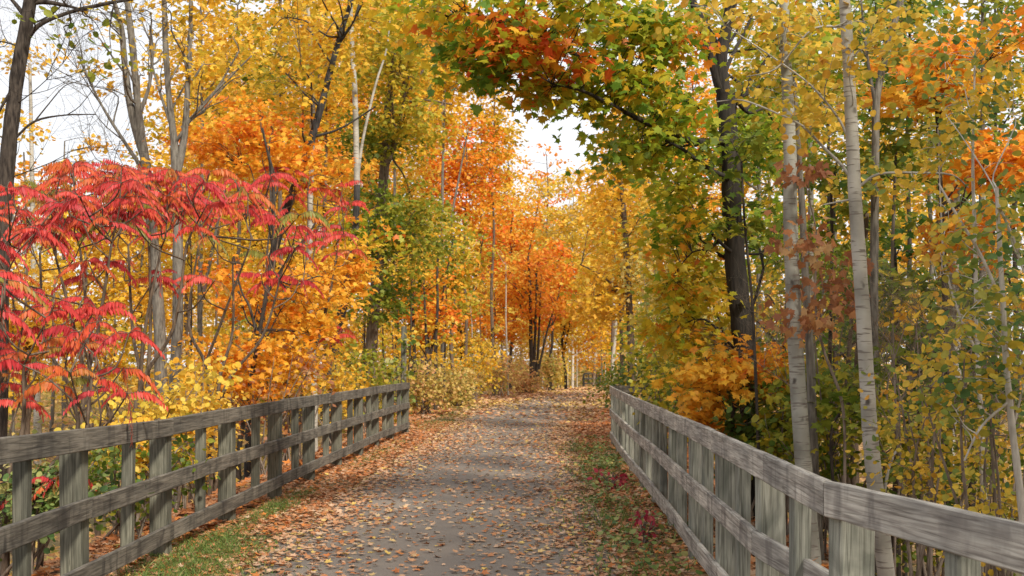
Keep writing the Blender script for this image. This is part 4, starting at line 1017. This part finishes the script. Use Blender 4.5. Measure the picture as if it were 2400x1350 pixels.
def dens_path(u, X, Y):
    base = np.interp(np.abs(u), [0, .5, 1.0, 1.35, 1.7, 2.6, 3.6, 4.6], [.12, .17, .32, .80, 1, .95, .6, .5])
    patch = .5 + .5 * np.sin(X * 2.3 + 1.7 * np.sin(Y * .8)) * np.sin(Y * 1.3 + X)
    patch2 = .5 + .5 * np.sin(Y * .55 + 1.2)
    return np.clip(base * (.55 + .9 * patch * (.4 + .6 * patch2)), 0, 1)
litter('fallen_leaves', 'brown, tan and orange fallen leaves strewn over the near path and verges', 120000, 7.0, 32, dens_path, .054,
       lambda u, Y: np.where(np.abs(u) < 1.6, .58, .34) - .0 * Y, .24, 'maple5')
litter('fallen_leaves', 'golden fallen leaves, tinted lighter as if sunlit, covering the far path round the bend', 60000, 32, 105, lambda u, X, Y: np.clip(dens_path(u, X, Y) * 1.25 + .12, 0, 1), .11,
       lambda u, Y: .72 + .15 * np.sin(Y * .31), .25, 'kite', .8)  # leaf tint raised here to stand in for sunlight on the far path
litter('leaf_drift', 'brown drift of dead leaves on the banks outside the fences', 26000, 6, 40, lambda u, X, Y: np.where(np.abs(u) > 2.4, 1, 0), .12, lambda u, Y: .3 + 0 * Y, .3, 'maple5')

def greens(name, label, regions, leafm, size, shape, kindcat, up=.9):
    p, tp, nr, sz, tt = [], [], [], [], []
    for (n, xa, xb, ya, yb, z, sp) in regions:          # around a line in metres
        cl = max(1, n // 60); cxs = R.random(cl)
        t = np.clip(np.repeat(cxs, 60) + R.normal(size=cl * 60) * .012, 0, 1)
        X = xa + (xb - xa) * t + R.normal(size=len(t)) * sp; Y = ya + (yb - ya) * t + R.normal(size=len(t)) * .25
        k = len(t)
        a = R.random(k) * 6.28
        p.append(np.stack([X, Y, gz(X, Y) + z * R.random(k)], 1))
        tp.append(np.stack([np.cos(a), np.sin(a), up * (.5 + R.random(k))], 1)); nr.append(np.stack([R.normal(size=k) * .5, R.normal(size=k) * .5, np.ones(k)], 1))
        sz.append(size * (.6 + .8 * R.random(k))); tt.append(np.clip(.5 + R.normal(size=k) * .25, 0, 1))
    p, tp, nr, sz, tt = map(np.concatenate, (p, tp, nr, sz, tt))
    v, f, c = leaf_arrays(p, norm(tp), norm(nr), sz, shape)
    tag(link(name, np_mesh(name, v, f, c, tt), L[leafm]), label, kindcat, kind='stuff')
greens('grass', 'short feathery green grass in tufts along the foot of the left fence',
       [(12000, -2.40, -2.75, 7.0, 10.8, .03, .30), (3500, -2.8, -2.65, 10.8, 15, .02, .10), (1200, -2.5, -2.3, 18, 24, .02, .12), (6000, -2.3, -1.9, 28, 42, .04, .5)],
       'grass', .055, 'blade', 'grass', 1.1)
greens('verge_plants', 'low green weeds among the leaves at the foot of the right fence',
       [(400, 1.05, 1.15, 7.5, 12, .16, .26), (600, 1.15, 1.45, 12, 19, .12, .24), (900, 1.5, 1.8, 18, 25, .10, .22)],
       'weeds', .050, 'round', 'weeds', .4)
greens('grass', 'thin grass blades among the weeds of the right verge',
       [(2200, 1.0, 1.4, 8, 24, .02, .28)], 'grass', .09, 'blade', 'grass', 1.6)
# brush along the ground under the wood
def floor_brush(name, label, n, xr, yr, leafm, size, hmax, shape='kite'):
    X = R.uniform(*xr, n); Y = R.uniform(*yr, n); d = np.abs(X - pcx(Y)); k = (d > 3.9) & ~((X < pcx(Y)) & (d < 6.5) & (Y > 62) & (Y < 112))
    k &= R.random(n) < (.35 + .65 * (np.sin(X * 1.1 + Y * .4) * np.sin(Y * .7 - X * .3) > -.2))
    X, Y = X[k], Y[k]; m = len(X)
    Z = gz(X, Y) + hmax * R.random(m) ** 1.8
    a = R.random(m) * 6.28
    v, f, c = leaf_arrays(np.stack([X, Y, Z], 1), norm(np.stack([np.cos(a), np.sin(a), R.normal(size=m) * .4], 1)),
                          norm(np.stack([R.normal(size=m) * .6, R.normal(size=m) * .6, np.ones(m)], 1)), size * (.6 + .8 * R.random(m)) * (1 + Y / 90), shape)
    tag(link(name, np_mesh(name, v, f, c, R.random(m)), L[leafm]), label, 'undergrowth', kind='stuff')
floor_brush('undergrowth', 'yellow and tan undergrowth on the floor of the left wood', 60000, (-26, -3), (12, 70), 'brush', .10, 1.5)
floor_brush('undergrowth', 'green and yellow undergrowth on the floor of the right wood', 50000, (3, 28), (5, 60), 'brush', .08, 1.5)
floor_brush('undergrowth', 'pale yellow undergrowth beyond the bend in the path', 50000, (-14, 40), (64, 130), 'brush', .13, 2.2)
def far_wood(name, label, n, boxes, leafm, size):
    cc, tt = [], []
    for (x0, x1, y0, y1, ztop, q) in boxes:
        X = R.uniform(x0, x1, q); Y = R.uniform(y0, y1, q); h = ztop * (.86 + .10 * np.sin(X * .35 + 1) + .08 * np.sin(X * .9 + Y * .2))
        Z = h * R.random(q) ** .75; cc.append(np.stack([X, Y, Z], 1)); tt.append(np.clip(.5 + .3 * np.sin(X * .5 + Z * .2) + R.normal(size=q) * .15, 0, 1))
    cc = np.concatenate(cc); tt = np.concatenate(tt)
    p, tp, nr, sz, t2_ = spray(cc, np.full(len(cc), 1.5), n, size, tt, 'kite', .45)
    v, f, c = leaf_arrays(p, tp, nr, sz, 'kite')
    tag(link(name, np_mesh(name, v, f, c, t2_), L[leafm]), label, 'far woods', kind='stuff')
far_wood('far_wood', 'mass of golden woods far beyond the left fence', 18, [(-62, -26, 75, 100, 15, 900), (-28, -6, 85, 110, 24, 1900)], 'gold', .34)
far_wood('far_thicket', 'low tan and yellow thicket far back between the trunks', 22, [(-50, -8, 74, 84, 7, 700), (-8, 3, 96, 108, 7, 260), (3, 34, 126, 136, 7.5, 420)], 'brush', .26)
far_wood('far_wood', 'mass of yellow and orange woods closing the view past the bend', 20, [(-10, 22, 120, 150, 19.5, 2100)], 'lemon', .36)
far_wood('far_wood', 'mass of green-gold woods deep behind the right fence', 18, [(12, 60, 80, 110, 26, 1500), (12, 24, 34, 60, 9, 260)], 'gold', .30)

# unseen trees added beside and behind the camera, sized to shade the near path
for k, (x, y, h, r) in enumerate([(6.0, 1.5, 11, 2.8), (9.5, -3.5, 15, 3.6), (6.8, 6.0, 8, 2.3), (4.5, -4.5, 13, 3.0), (1.5, -11, 14, 3.4), (8.5, 11.0, 8.5, 2.2)]):
    root = empty('unseen_shade_maple', (x, y, float(gz(x, y))))
    tag(root, 'leafy maple added outside the frame on the right to shade the near path', 'tree', 'added shade trees beside the camera')
    tb = Tubes(); pts = [Vector((x + random.uniform(-.2, .2) * t * 3, y, root.location.z + h * .9 * t)) for t in np.linspace(0, 1, 6)]
    rad = list(np.linspace(.2, .05, 6)); tb.add(pts, rad, 8, 3)
    cc, rr, tt = clumps_in([((x, y, h * .66), (r, r, h * .33), 75, .4, .2, .7)])
    grow(tb, pts, rad, cc, 9, .06, .012)
    leaves_obj('crown', [spray(cc, rr, 30, .2, tt, 'kite')], 'kite', L['olive'], root)
    tb.build('trunk', B['brown'], root)
